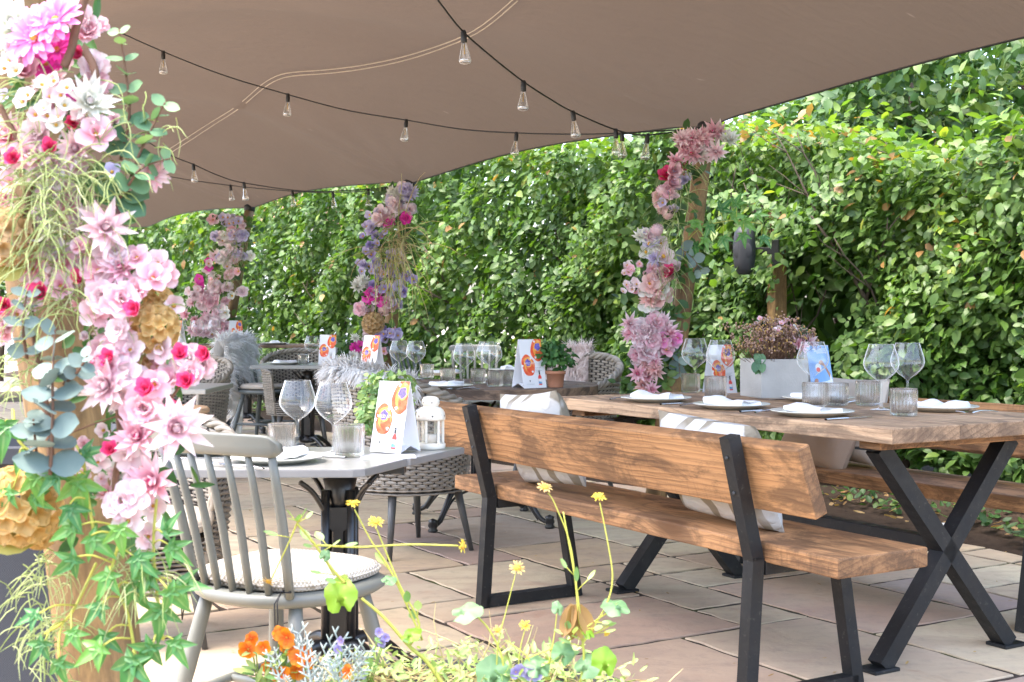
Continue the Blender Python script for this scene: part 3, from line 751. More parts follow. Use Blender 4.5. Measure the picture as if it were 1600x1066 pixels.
# ------------------------------------------------------------------ cushions
def pillow(name, label, cat, mat, size, th, M4, group=None, seed=0):
    t = MB(); a, b = size; n = 22
    def fn(sgn):
        def f(u, v):
            x = u * 2 - 1; y = v * 2 - 1
            pinch = 1 - .07 * (1 - abs(y) ** 2.2) * abs(x) ** 6 - .0
            px_ = x * a / 2 * (1 - .06 * (1 - y * y) * abs(x)); py_ = y * b / 2 * (1 - .06 * (1 - x * x) * abs(y))
            h = ((1 - x ** 4) * (1 - y ** 4)) ** .55 * th / 2
            h += .012 * noise.noise(Vector((x * 2.2 + seed, y * 2.2, sgn))) * (1 - x ** 4) * (1 - y ** 4)
            return (px_, py_, sgn * h)
        return f
    t.grid(fn(1), n, n); t.grid(fn(-1), n, n)
    o = t.build(name, mat, None, M4); tag(o, label, cat, group); return o
def bench_frame(v, u, z, lean, spin=0, turn=0):
    """pillow standing on a bench: x of the pillow along the bench, y up, leaning back towards -v"""
    B = Matrix((( UD.x, 0, VD.x, 0), (UD.y, 0, VD.y, 0), (0, 1, 0, 0), (0, 0, 0, 1)))
    return Matrix.Translation(TT(v, u, z)) @ Matrix.Rotation(turn, 4, 'Z') @ B @ Matrix.Rotation(lean, 4, 'X') @ Matrix.Rotation(spin, 4, 'Z')
pillow('scatter_cushion', 'white printed cushion at the far end of the nearest bench', 'cushion', M['cushion'], (.42, .37), .14, bench_frame(.085, 1.60, .655, R(-17), R(-5)), 'printed cushions on the nearest bench', 1)
pillow('scatter_cushion', 'white printed cushion showing under and over the nearest bench back, nearer end', 'cushion', M['cushion'], (.45, .35), .14, bench_frame(.10, .60, .640, R(-22), R(3)), 'printed cushions on the nearest bench', 2)
pillow('scatter_cushion', 'pale embossed cushion on the hedge-side bench behind the blue card', 'cushion', M['pad_plain'], (.42, .38), .13, bench_frame(1.66, 1.60, .665, R(14)), None, 3)
pillow('scatter_cushion', 'tan velvet cushion lying on the hedge-side bench under the table', 'cushion', M['tan_satin'], (.42, .26), .14, bench_frame(1.55, 1.66, .565, R(28), R(4)), None, 4)

# ------------------------------------------------------------------ glasses, plates, cutlery, napkins
GL = {}
def glass_mesh():
    mb = MB()
    prof = [(.0, .0), (.036, .0), (.037, .0015), (.030, .003), (.012, .006), (.0055, .012), (.0042, .03), (.0040, .06), (.0042, .085), (.006, .094), (.014, .101),
            (.030, .112), (.045, .126), (.056, .142), (.0595, .156), (.058, .170), (.053, .188), (.047, .206), (.0415, .224)]
    mb.tube([(.0415 * math.cos(i * PI / 20), .0415 * math.sin(i * PI / 20), .224) for i in range(41)], .0007, 5)
    mb.lathe(prof, 40); return mb.mesh('wine_glass', M['glass'])
GL['wine'] = glass_mesh()
def tumbler_mesh():
    mb = MB(); prof = [(0, .0), (.034, .0, 0), (.0385, .003, .0005), (.0395, .010, .0011), (.0405, .03, .0013), (.0415, .055, .0013), (.042, .076, .0011), (.042, .083, .0003), (.0412, .0855, 0),
                       (.0398, .083, 0), (.0392, .07, 0), (.038, .04, 0), (.036, .014, 0), (.03, .0105, 0), (0, .010)]
    prof = [p if len(p) == 3 else (p[0], p[1], 0) for p in prof]
    mb.lathe(prof, 144, rib=24); return mb.mesh('tumbler', M['tumbler'])
GL['tumbler'] = tumbler_mesh()
def plate_mesh():
    mb = MB(); mb.lathe([(0, .004), (.075, .004), (.085, 0), (.09, .003), (.115, .010), (.138, .017), (.140, .019), (.137, .0205), (.112, .014), (.09, .009), (.06, .008), (0, .008)], 56)
    return mb.mesh('plate', M['plate'])
GL['plate'] = plate_mesh()
def napkin_mesh(seed):
    mb = MB(); rn = random.Random(seed); n = 26; m = 12; L, W, T = .21, .095, .022; ph = rn.random() * 6
    def fn(u, v):
        a = v * 2 * PI; x = (u - .5) * L; hw = W / 2 * (1 + .10 * math.sin(u * 5 + ph)); ca, sa = math.cos(a), math.sin(a)
        y = hw * abs(ca) ** .7 * (1 if ca >= 0 else -1); z = T / 2 * abs(sa) ** .8 * (1 if sa >= 0 else -1)
        k = 1 + (.9 * math.exp(-((u - .06) * 7) ** 2) if sa > 0 else 0)
        z = z * k + (.005 * math.sin(u * 9 + ph) + .006 * noise.noise(Vector((x * 14 + seed, y * 22, 0))) + .004 * math.sin(y * 90 + u * 4)) * (1 if sa > .0 else 0)
        return (x + .006 * math.sin(a * 2 + seed), y, z + T / 2)
    mb.grid(fn, n, m, cv=True)
    for i in (0, n - 1): mb.f.append(tuple(j * n + i for j in range(m))); mb.m.append(0); mb.r.append(.5); mb.sm.append(True)
    return mb.mesh('napkin', M['napkin'])
GL['napkin'] = [napkin_mesh(i) for i in range(4)]
def knife_mesh():
    mb = MB(); mb.grid(lambda u, v: ((.0065 * (1 - .25 * math.sin(v * 3)) * math.cos(2 * PI * u)), v * .105, .0035 + .003 * math.sin(2 * PI * u)), 8, 6, cu=True)
    mb.prism([(-.007, .105), (.006, .105), (.009, .14), (.0085, .19), (.004, .222), (-.004, .228), (-.007, .19)], .002, .0042); return mb.mesh('knife', M['steel'])
def fork_mesh():
    mb = MB()
    mb.grid(lambda u, v: ((.0055 - .003 * math.sin(min(1, v * 1.1) * PI * .9)) * math.cos(2 * PI * u), v * .13, .004 + .006 * math.sin(v * PI) + .0022 * math.sin(2 * PI * u)), 8, 9, cu=True)
    mb.grid(lambda u, v: ((u - .5) * (.006 + .018 * math.sin(min(1, v * 1.3) * PI / 2)), .125 + v * .03, .005 + .004 * v - .004 * math.sin(u * PI)), 6, 6)
    for k in range(4):
        x = (k - 1.5) * .0058; mb.tube([(x, .153, .009), (x, .175, .0075), (x * .95, .2, .0125)], [.0019, .0017, .0008], 5)
    return mb.mesh('fork', M['steel'])
GL['knife'] = knife_mesh(); GL['fork'] = fork_mesh()
def item(kind, name, label, cat, loc, rz=0, scale=1, group=None, idx=0):
    me = GL[kind][idx] if isinstance(GL[kind], list) else GL[kind]
    o = link(name, me); o.location = loc; o.rotation_euler = (0, 0, rz); o.scale = (scale,) * 3
    return tag(o, label, cat, group)
def setting(p, rz, where, idx=0, group='place settings', fork=True, scale=1):
    """a plate with a napkin, knife and fork; p on the table, rz the direction the diner faces"""
    item('plate', 'dinner_plate', 'cream plate ' + where, 'plate', p, 0, scale, 'plates on the tables')
    item('napkin', 'folded_napkin', 'napkin on the plate ' + where, 'napkin', p + Vector((0, 0, .0085)), rz + R(8 * (idx % 3 - 1)), scale, 'napkins on the plates', idx % 4)
    d = Vector((math.cos(rz), math.sin(rz), 0)); f = Vector((-math.sin(rz), math.cos(rz), 0))
    item('knife', 'table_knife', 'knife by the plate ' + where, 'knife', p + d * .175 - f * .11 + Vector((0, 0, .0005)), rz + R(4), scale, 'cutlery beside the plates')
    if fork: item('fork', 'table_fork', 'fork by the plate ' + where, 'fork', p - d * .17 - f * .10 + Vector((0, 0, .0005)), rz, scale, 'cutlery beside the plates')
def wine(p, where, scale=1): item('wine', 'wine_glass', 'clear balloon wine glass ' + where, 'wine glass', p, rng.random(), scale, 'wine glasses on the tables')
def tumb(p, where, scale=1): item('tumbler', 'ribbed_tumbler', 'ribbed glass tumbler ' + where, 'tumbler', p, rng.random(), scale, 'ribbed tumblers on the tables')

# timber table: the diners on the near bench face +v, on the far bench face -v
RZN = ANG - R(90); RZF = ANG + R(90)
fz = lambda px, py: on(px, py, T_Z)
setting(TT(.60, .715), RZN, 'nearest the corner of the timber table', 0)
setting(TT(.60, 1.125), RZN, 'in front of the concrete planter', 1)
setting(TT(.60, 1.575), RZN, 'at the far end of the timber table', 2)
setting(TT(1.15, .66), RZF, 'right of the corner glasses, timber table hedge side', 3)
setting(TT(1.15, 1.25), RZF, 'at the hedge side behind the blue card', 1)
tumb(fz(1412, 650), 'nearest the corner of the timber table', 1.08); wine(fz(1418, 634), 'right one of the pair at the corner of the timber table', 1.05)
wine(fz(1377, 641), 'left one of the pair at the corner of the timber table', 1.05); tumb(fz(1356, 634), 'behind the left stem of the corner pair', 1.08)
wine(fz(1270, 628), 'in front of the blue card', 1.05); tumb(fz(1273, 637), 'below the wine glass in front of the blue card', 1.08); tumb(fz(1308, 634), 'at the right foot of the blue card', 1.0)
wine(fz(1126, 617), 'in front of the orange card on the timber table', 1.05); tumb(fz(1118, 623), 'below the wine glass before the orange card on the timber table', 1.08)
wine(fz(1086, 609), 'left of the orange card on the timber table', 1.05); tumb(fz(1079, 614), 'at the left foot of the orange card on the timber table', 1.0)

# ------------------------------------------------------------------ folded table cards
def clip(poly, x0, x1, y0, y1):
    for ax, lim, sg in ((0, x0, 1), (0, x1, -1), (1, y0, 1), (1, y1, -1)):
        out = []
        for i in range(len(poly)):
            a, b = poly[i], poly[(i + 1) % len(poly)]; ia = (a[ax] - lim) * sg >= 0; ib = (b[ax] - lim) * sg >= 0
            if ia: out.append(a)
            if ia != ib:
                k = (lim - a[ax]) / (b[ax] - a[ax]); out.append((a[0] + (b[0] - a[0]) * k, a[1] + (b[1] - a[1]) * k))
        poly = out
        if not poly: return []
    return poly
def ell(cx, cy_, rx, ry, rot=0, n=28, wob=0, seed=0):
    o = []
    for i in range(n):
        a = 2 * PI * i / n; k = 1 + wob * math.sin(a * 5 + seed) + wob * .6 * math.sin(a * 3 + seed * 2)
        x, y = rx * k * math.cos(a), ry * k * math.sin(a); o.append((cx + x * math.cos(rot) - y * math.sin(rot), cy_ + x * math.sin(rot) + y * math.cos(rot)))
    return o
def text_mb(txt, size, align='CENTER'):
    cu = bpy.data.curves.new('txt', 'FONT'); cu.body = txt; cu.size = size; cu.align_x = align; cu.resolution_u = 2
    ob = bpy.data.objects.new('txt', cu); col.objects.link(ob); dg = bpy.context.evaluated_depsgraph_get()
    me = bpy.data.meshes.new_from_object(ob.evaluated_get(dg)); mb = MB()
    mb.add([v.co.copy() for v in me.vertices], [tuple(p.vertices) for p in me.polygons], smooth=False)
    bpy.data.objects.remove(ob); bpy.data.meshes.remove(me); return mb
def m_print(name, a, b, c, scale=45):
    t = NT(name); o = t.obj(); f = t.noise(o, scale, 4, .6, 1.0)
    return t.done(t.bsdf(t.ramp(f, [(.3, a), (.5, b), (.7, c)]), .45, 0, .3))
PR = [m_print('print_orange', (.80, .06, .025), (.84, .12, .04), (.86, .22, .10)), m_print('print_amber', (.88, .24, .03), (.92, .42, .08), (.93, .52, .20), 60),
      m_print('print_indigo', (.06, .05, .30), (.16, .12, .50), (.32, .22, .60), 160), M['paper'], m_print('print_red', (.72, .05, .05), (.78, .08, .06), (.8, .1, .08)),
      M['black'], m_print('print_blue', (.10, .30, .55), (.15, .40, .62), (.6, .7, .75)), m_print('print_sky', (.17, .36, .72), (.22, .42, .78), (.30, .50, .82), 12),
      m_print('print_cloud', (.55, .66, .85), (.75, .80, .88), (.84, .86, .9), 40), m_print('print_skin', (.35, .18, .11), (.42, .23, .15), (.5, .3, .2)), m_print('print_grey', (.35, .35, .37), (.4, .4, .42), (.5, .5, .5))]
CW, CH, CD = .122, .212, .046
def card_art(kind):
    """printed front in card coordinates: x across, y up; list of (polygon, material)"""
    L = []; x0, x1 = -CW / 2, CW / 2
    def ad(poly, m):
        p = clip(poly, x0 + .0005, x1 - .0005, .0005, CH - .0005)
        if len(p) > 2: L.append((p, m))
    if kind == 'orange':
        for cx, cy_, r, rot, sd in ((-.024, .098, .042, .2, 1), (.037, .166, .046, -.25, 2)):
            ad(ell(cx, cy_, r * .82, r * 1.12, rot, wob=.035, seed=sd), 0); ad(ell(cx + .004, cy_ + .002, r * .62, r * .86, rot, wob=.05, seed=sd + 2), 1)
            ad(ell(cx + .010, cy_ - .010, r * .50, r * .66, rot, wob=.05, seed=sd + 4), 0); ad(ell(cx + .002, cy_ + .012, r * .42, r * .48, rot, wob=.03, seed=sd + 5), 1)
            ad(ell(cx, cy_ + .012, r * .33, r * .36, rot, n=36, wob=.09, seed=sd), 2)
            for k in range(3):
                a = sd + k * 2.2; ad(ell(cx + r * .75 * math.cos(a), cy_ + r * .85 * math.sin(a), .005, .005, wob=.2), 3)
        bx_, by_ = .030, .012
        ad([(bx_ - .009, by_), (bx_ + .009, by_), (bx_ + .009, by_ + .034), (bx_ + .004, by_ + .044), (bx_ - .004, by_ + .044), (bx_ - .009, by_ + .034)], 4)
        ad([(bx_ - .0085, by_ + .010), (bx_ + .0085, by_ + .010), (bx_ + .0085, by_ + .027), (bx_ - .0085, by_ + .027)], 3)
        ad([(bx_ - .0085, by_ + .005), (bx_ + .0085, by_ + .005), (bx_ + .0085, by_ + .013), (bx_ - .0085, by_ + .016)], 6)
        ad([(bx_ - .0035, by_ + .045), (bx_ + .0035, by_ + .045), (bx_ + .0035, by_ + .064), (bx_ - .0035, by_ + .064)], 5)
        ad([(-.027, .026), (-.024, .026), (-.023, .034), (-.028, .034)], 5)
        for k in range(4): ad([(.008, .086 - k * .006), (.044 - .008 * (k % 2), .086 - k * .006), (.044 - .008 * (k % 2), .0875 - k * .006), (.008, .0875 - k * .006)], 10)
    else:
        ad([(x0, 0), (x1, 0), (x1, CH), (x0, CH)], 7)
        for cx, cy_, r in ((-.05, .015, .04), (.0, .01, .045), (.05, .02, .04), (.02, .04, .028), (.05, .05, .022)): ad(ell(cx, cy_, r, r * .7, wob=.08, seed=r * 99), 8)
        ad([(.055, .055), (.055, .085), (.022, .138), (.012, .140), (.012, .128), (.024, .118)], 9); ad(ell(.008, .138, .013, .010, .4), 9)
        ad([(-.06, .02), (-.045, .02), (-.03, .055), (-.04, .06)], 9); ad(ell(-.03, .06, .012, .010, .6), 9)
        ad(ell(-.01, .115, .017, .02), 8); ad(ell(-.012, .108, .011, .01), 4)
        ad([(.042, .045), (.055, .045), (.055, .078), (.050, .09)], 3)
        for k in range(3): ad([(-.03 + .01 * k, .194 - k * .008), (.045, .194 - k * .008), (.045, .197 - k * .008), (-.03 + .01 * k, .197 - k * .008)], 3)
    return L
def card(p, rz, label, kind='orange', scale=1, leaflet=False):
    """tent card: front faces local -Y"""
    t = thing('table_card', label, 'table card', p, rz, 'folded cards on the tables', scale)
    def side(sg):
        mb = MB(); th = .0006
        V = [(-CW / 2, sg * CD, 0), (CW / 2, sg * CD, 0), (CW / 2, 0, CH), (-CW / 2, 0, CH)]
        V2 = [(x, y - sg * .0012, z) for x, y, z in V]
        mb.add(V + V2, [(0, 1, 2, 3), (7, 6, 5, 4), (0, 4, 5, 1), (1, 5, 6, 2), (3, 2, 6, 7), (0, 3, 7, 4)], smooth=False); return mb
    side(-1).build('front_panel', M['paper'], t); side(1).build('back_panel', M['paper'], t)
    fl = MB(); fl.add([(-CW / 2, -CD + .002, .0012), (CW / 2, -CD + .002, .0012), (CW / 2, 0, .02), (-CW / 2, 0, .02), (CW / 2, CD - .002, .0012), (-CW / 2, CD - .002, .0012)], [(0, 1, 2, 3), (3, 2, 4, 5)], smooth=False)
    fl.build('base_fold', M['paper'], t)
    sl = math.hypot(CD, CH); up = Vector((0, CD, CH)) / sl; nn = Vector((0, -CH, CD)) / sl
    for flip in (0, 1):
        mb = MB(); B = Matrix((Vector((1, 0, 0)), up, nn)).transposed().to_4x4(); B.translation = Vector((0, -CD, 0)) + nn * .0004
        if flip: B = Matrix.Rotation(PI, 4, 'Z') @ B
        for i, (poly, m) in enumerate(card_art(kind)):
            z = .00008 * i; k = len(poly)
            mb.add([(x, y * sl / CH, z) for x, y in poly], [tuple(range(k))], B, m, smooth=False)
        if kind == 'orange':
            tx = text_mb('WILD AT HEART', .0135); mb.merge(tx, B @ Matrix.Translation((.002, .104, .004)), mat=3)
            tx = text_mb('COTSWOLDS', .0065); mb.merge(tx, B @ Matrix.Translation((-.026, .014, .003)), mat=10)
        mb.build('printed_front', PR, t)
    return t
card(fz(1128, 615) + Vector((0, .06, 0)), R(28), 'white card with orange flowers beside the concrete planter on the timber table')
card(fz(1278, 617) + Vector((0, .02, 0)), R(27), 'card with a blue sky picture right of the concrete planter', 'sky')

# ------------------------------------------------------------------ petals and flowers
def petal(mb, L, W, M4, cup=.3, droop=0., pw=1.0, point=0., ruffle=0., mat=0, rnd=.5, nu=5, nv=6):
    def fn(u, v):
        x = (u - .5) * 2; wd = W / 2 * ((.16 + .84 * math.sin(PI / 2 * min(1, v / .66)) ** 1.1) * (1 if v < .66 else max(.28, math.sqrt(max(0, 1 - ((v - .66) / .36) ** 2)))) if not point else (math.sin(PI * (.08 + .92 * v) ** pw)) ** (.9 + point * .4))
        zz = cup * L * (v ** 1.6) - droop * L * v * v * v + .35 * wd * x * x + ruffle * L * math.sin(u * 8 + rnd * 40) * v * v * .30
        return (x * wd, v * L, zz)
    mb.grid(fn, nu, nv, M=M4, mat=mat, rnd=rnd)
def ring(mb, n, L, W, el, z=0, ph=0, r0=.0, jit=.12, rn=random, **kw):
    for k in range(n):
        a = 2 * PI * k / n + ph + rn.uniform(-jit, jit)
        Mx = Matrix.Rotation(a, 4, 'Z') @ Matrix.Translation((0, r0, z)) @ Matrix.Rotation(el + rn.uniform(-jit, jit), 4, 'X')
        s = rn.uniform(.88, 1.1); petal(mb, L * s, W * s, Mx, rnd=rn.random(), **kw)
def ball(mb, r, c, mat, n=8, sq=1):
    mb.grid(lambda u, v: (c[0] + r * math.sin(PI * v) * math.cos(2 * PI * u), c[1] + r * math.sin(PI * v) * math.sin(2 * PI * u), c[2] - r * sq * math.cos(PI * v)), n, n // 2 + 2, cu=True, mat=mat)
FL = {}
def flower(kind, colour, var=0):
    key = (kind, colour, var)
    if key in FL: return FL[key]
    mb = MB(); rn = random.Random(str(key)); c2 = M['f_centre']
    if kind == 'gerbera':
        ring(mb, 15, .5, .15, R(12), ph=.1, r0=.04, cup=.06, droop=.12, pw=.9, rn=rn); ring(mb, 13, .42, .13, R(24), .02, .2, .04, cup=.06, droop=.1, pw=.9, rn=rn)
        ring(mb, 12, .17, .07, R(50), .03, 0, .04, cup=.05, rn=rn, nu=3, nv=4); ball(mb, .10, (0, 0, .03), 1, 12, .6)
    elif kind == 'blossom':
        for n, L, W, e, z in ((6, .5, .46, R(16), 0), (6, .42, .40, R(38), .02), (5, .32, .32, R(60), .04), (4, .2, .22, R(78), .05)):
            ring(mb, n, L, W, e, z, rn.random() * 6, .02, .2, rn, cup=.18, droop=.1, pw=.72, ruffle=.35)
        ball(mb, .05, (0, 0, .1), 1)
    elif kind == 'open':
        ring(mb, 5, .5, .46, R(18), 0, rn.random(), .03, .15, rn, cup=.15, droop=.12, pw=.75, ruffle=.2); ring(mb, 4, .3, .28, R(50), .02, .5, .02, .2, rn, cup=.15, pw=.75, ruffle=.2)
        ball(mb, .07, (0, 0, .06), 1)
    elif kind == 'protea':
        for n, L, e in ((9, .55, R(14)), (8, .52, R(34)), (7, .45, R(54)), (5, .36, R(72))): ring(mb, n, L, .17, e, .01, rn.random() * 6, .03, .14, rn, cup=.12, droop=-.02, point=1, pw=.8)
        ball(mb, .07, (0, 0, .12), 2, 8, 1.6)
    elif kind == 'small':
        ring(mb, 5, .5, .5, R(25), 0, rn.random(), .02, .1, rn, cup=.12, pw=.72, nu=4, nv=4); ball(mb, .10, (0, 0, .08), 1)
    elif kind == 'hydrangea':
        for k in range(46):
            ph = math.acos(1 - 1.55 * (k + .5) / 46); a = k * 2.4; d = Vector((math.sin(ph) * math.cos(a), math.sin(ph) * math.sin(a), math.cos(ph)))
            B = Matrix.Translation(d * .40 + Vector((0, 0, -.05))) @ d.to_track_quat('Z', 'Y').to_matrix().to_4x4() @ Matrix.Rotation(k, 4, 'Z')
            for q in range(4): petal(mb, .17, .17, B @ Matrix.Rotation(q * PI / 2, 4, 'Z') @ Matrix.Rotation(R(18), 4, 'X'), cup=.35, droop=.25, pw=.7, ruffle=.3, rnd=rn.random() * 1.0, nu=4, nv=4)
    elif kind == 'bud':
        for n, L, W, e in ((5, .75, .5, R(62)), (4, .7, .45, R(74)), (3, .6, .4, R(82))): ring(mb, n, L, W, e, 0, rn.random() * 6, .03, .08, rn, cup=-.12, pw=.8, nu=5, nv=6)
    elif kind == 'daisyhead':
        ring(mb, 14, .5, .13, R(15), 0, 0, .1, .2, rn, cup=.1, droop=.25, nu=3, nv=4); ball(mb, .26, (0, 0, .06), 1, 10, .6)
    elif kind == 'viola':
        for a, L, W in ((R(35), .5, .46), (R(-35), .5, .46), (R(105), .44, .42), (R(-105), .44, .42), (R(180), .48, .6)):
            petal(mb, L, W, Matrix.Rotation(a, 4, 'Z') @ Matrix.Rotation(R(14), 4, 'X'), cup=.08, droop=.1, pw=.7, ruffle=.25, rnd=rn.random())
        ball(mb, .05, (0, 0, .03), 1)
    elif kind == 'thistle':
        for k in range(70):
            ph = math.acos(1 - 1.8 * (k + .5) / 70); a = k * 2.4; d = Vector((math.sin(ph) * math.cos(a), math.sin(ph) * math.sin(a), math.cos(ph)))
            mb.tube([d * .15, d * .42], [.05, .03], 4, rnd=rn.random())
        ball(mb, .36, (0, 0, 0), 0, 12)
    FL[key] = mb.mesh(kind + '_flower', [M['p_' + colour], c2, M['p_' + ('hotpink' if colour in ('pink',) else 'palepink')]]); return FL[key]
PARTNAME = dict(gerbera='gerbera_flower', blossom='peony_flower', open='open_blossom', protea='lotus_flower', small='small_blossom', hydrangea='hydrangea_head', bud='rosebud', daisyhead='daisy_head', viola='viola_flower', thistle='thistle_head')
def put_flower(parent, p, kind, colour, size, face, rn, M_inv=None):
    q = Vector(face).normalized().to_track_quat('Z', 'Y'); sp = Quaternion((0, 0, 1), rn.random() * 6.28)
    o = link(PARTNAME[kind], flower(kind, colour, rn.randint(0, 2)), parent)
    o.location = p; o.rotation_mode = 'QUATERNION'; o.rotation_quaternion = q @ sp; o.scale = (size,) * 3; return o

def rleaf(mb, M4, L, W, rnd, mat=0, cup=.12):
    mb.grid(lambda u, v: ((u - .5) * W * math.sin(PI * (.06 + .93 * v)) ** .62, v * L, cup * L * (v * v * .6 + (u - .5) ** 2 * 1.6)), 5, 6, M=M4, mat=mat, rnd=rnd)
def path_pts(ctrl, n):
    """smooth polyline through control points"""
    c = [Vector(p) for p in ctrl]; out = []
    for i in range(len(c) - 1):
        p0, p1, p2, p3 = c[max(0, i - 1)], c[i], c[i + 1], c[min(len(c) - 1, i + 2)]
        for k in range(n):
            t = k / n; out.append(.5 * ((2 * p1) + (p2 - p0) * t + (2 * p0 - 5 * p1 + 4 * p2 - p3) * t * t + (3 * p1 - p0 - 3 * p2 + p3) * t ** 3))
    return out + [c[-1]]
def eucalyptus(parent, ctrl, mat, l0, l1, pairs, rn, origin, name='eucalyptus_sprig', view=Vector((0, -1, 0))):
    pts = path_pts([Vector(p) - origin for p in ctrl], 8); mb = MB(); mb.tube(pts, [.0028 * (1 - .6 * i / len(pts)) for i in range(len(pts))], 5, mat=1)
    for k in range(pairs):
        f = (k + .7) / pairs * (len(pts) - 1); i = min(len(pts) - 2, int(f)); p = pts[i].lerp(pts[i + 1], f - i); t = (pts[i + 1] - pts[i]).normalized()
        L = l0 + (l1 - l0) * k / pairs; a0 = (k % 2) * PI / 2 + rn.uniform(-.5, .5)
        x = t.cross(view).normalized(); y = t.cross(x)
        for q in (0, PI):
            a = a0 + q; d = (x * math.cos(a) + y * math.sin(a) * .75 + t * .25 + Vector((0, 0, -.12))).normalized()
            nrm = (view * .8 + t * .5 + Vector((rn.uniform(-.5, .5), rn.uniform(-.3, .3), rn.uniform(-.1, .6)))).normalized(); X = d.cross(nrm).normalized(); Z = X.cross(d)
            B = Matrix((X, d, Z)).transposed().to_4x4(); B.translation = p
            rleaf(mb, B, L * rn.uniform(.85, 1.15), L * rn.uniform(.78, .98), min(1, max(0, rn.gauss(.35 + .5 * k / pairs, .18))))
    return mb.build(name, [mat, M['twig']], parent)
def ivy_leaf(mb, M4, L, rnd, mat=0):
    """five pointed lobes, each folded along its vein"""
    for a, l, w_ in ((0, 1.0, .21), (R(58), .74, .17), (R(-58), .74, .17), (R(122), .42, .13), (R(-122), .42, .13)):
        ca, sa = math.cos(a), math.sin(a); V = []; G = []
        for t_, ww in ((0, .55), (.28, 1.0), (.62, .62), (1, 0)):
            for sx in (-1, 0, 1):
                x = sx * ww * w_ * L; y = t_ * l * L; z = .11 * L * abs(sx) * ww - .20 * L * t_ * t_ * l
                V.append((x * ca + y * sa, -x * sa + y * ca + .12 * L, z)); G.append(.0 if sx == 0 else .4 + .4 * t_)
        F = []
        for j in range(3):
            for q in (0, 1): F.append((j * 3 + q, j * 3 + q + 1, j * 3 + q + 4, j * 3 + q + 3))
        mb.add(V, F, M4, mat, G, min(1, max(0, rnd + .04 * sa)))
def ivy(parent, leaves, stem, rn, origin, name='ivy_sprig'):
    """leaves: (world point, length, in-plane angle)"""
    mb = MB(); st = path_pts([Vector(p) - origin for p in stem], 5); mb.tube(st, .0022, 5, mat=1)
    for p, L, ang in leaves:
        p = Vector(p) - origin; q = min(st, key=lambda s: (s - p).length)
        d = Vector((math.sin(ang), rn.uniform(-.35, .15), -math.cos(ang))).normalized()
        nr = (Vector((rn.uniform(-.4, .4), -1, rn.uniform(.1, .8)))).normalized(); X = d.cross(nr).normalized(); Z = X.cross(d)
        B = Matrix((X, d, Z)).transposed().to_4x4(); B.translation = p
        ivy_leaf(mb, B, L, rn.random()); mb.tube(path_pts([q, (q + p) / 2 + Vector((0, -.01, .008)), p], 3), .0013, 4, mat=1)
    return mb.build(name, [M['ivy'], M['stemy']], parent)
def strands(parent, origin, spots, n, mat, rn, L=(.06, .16), r=.0011, name='fern_strands', spread=.6, curl=1):
    mb = MB()
    for k in range(n):
        p = Vector(spots[rn.randrange(len(spots))]) - origin + Vector((rn.gauss(0, .022), rn.gauss(0, .015), rn.gauss(0, .02)))
        d = Vector((rn.gauss(0, spread), rn.gauss(-.35, .4), rn.uniform(-.3, .6))).normalized(); l = rn.uniform(*L); pts = [p]; seg = 6
        for i in range(seg):
            d = (d + Vector((rn.gauss(0, .22 * curl), rn.gauss(0, .15 * curl), -.30))).normalized(); p = p + d * l / seg; pts.append(p)
        mb.tube(pts, [r, r * 1.15, r * 1.1, r, r * .9, r * .7, r * .3], 4, rnd=rn.random(), cap=False)
    o = mb.build(name, mat, parent); return o

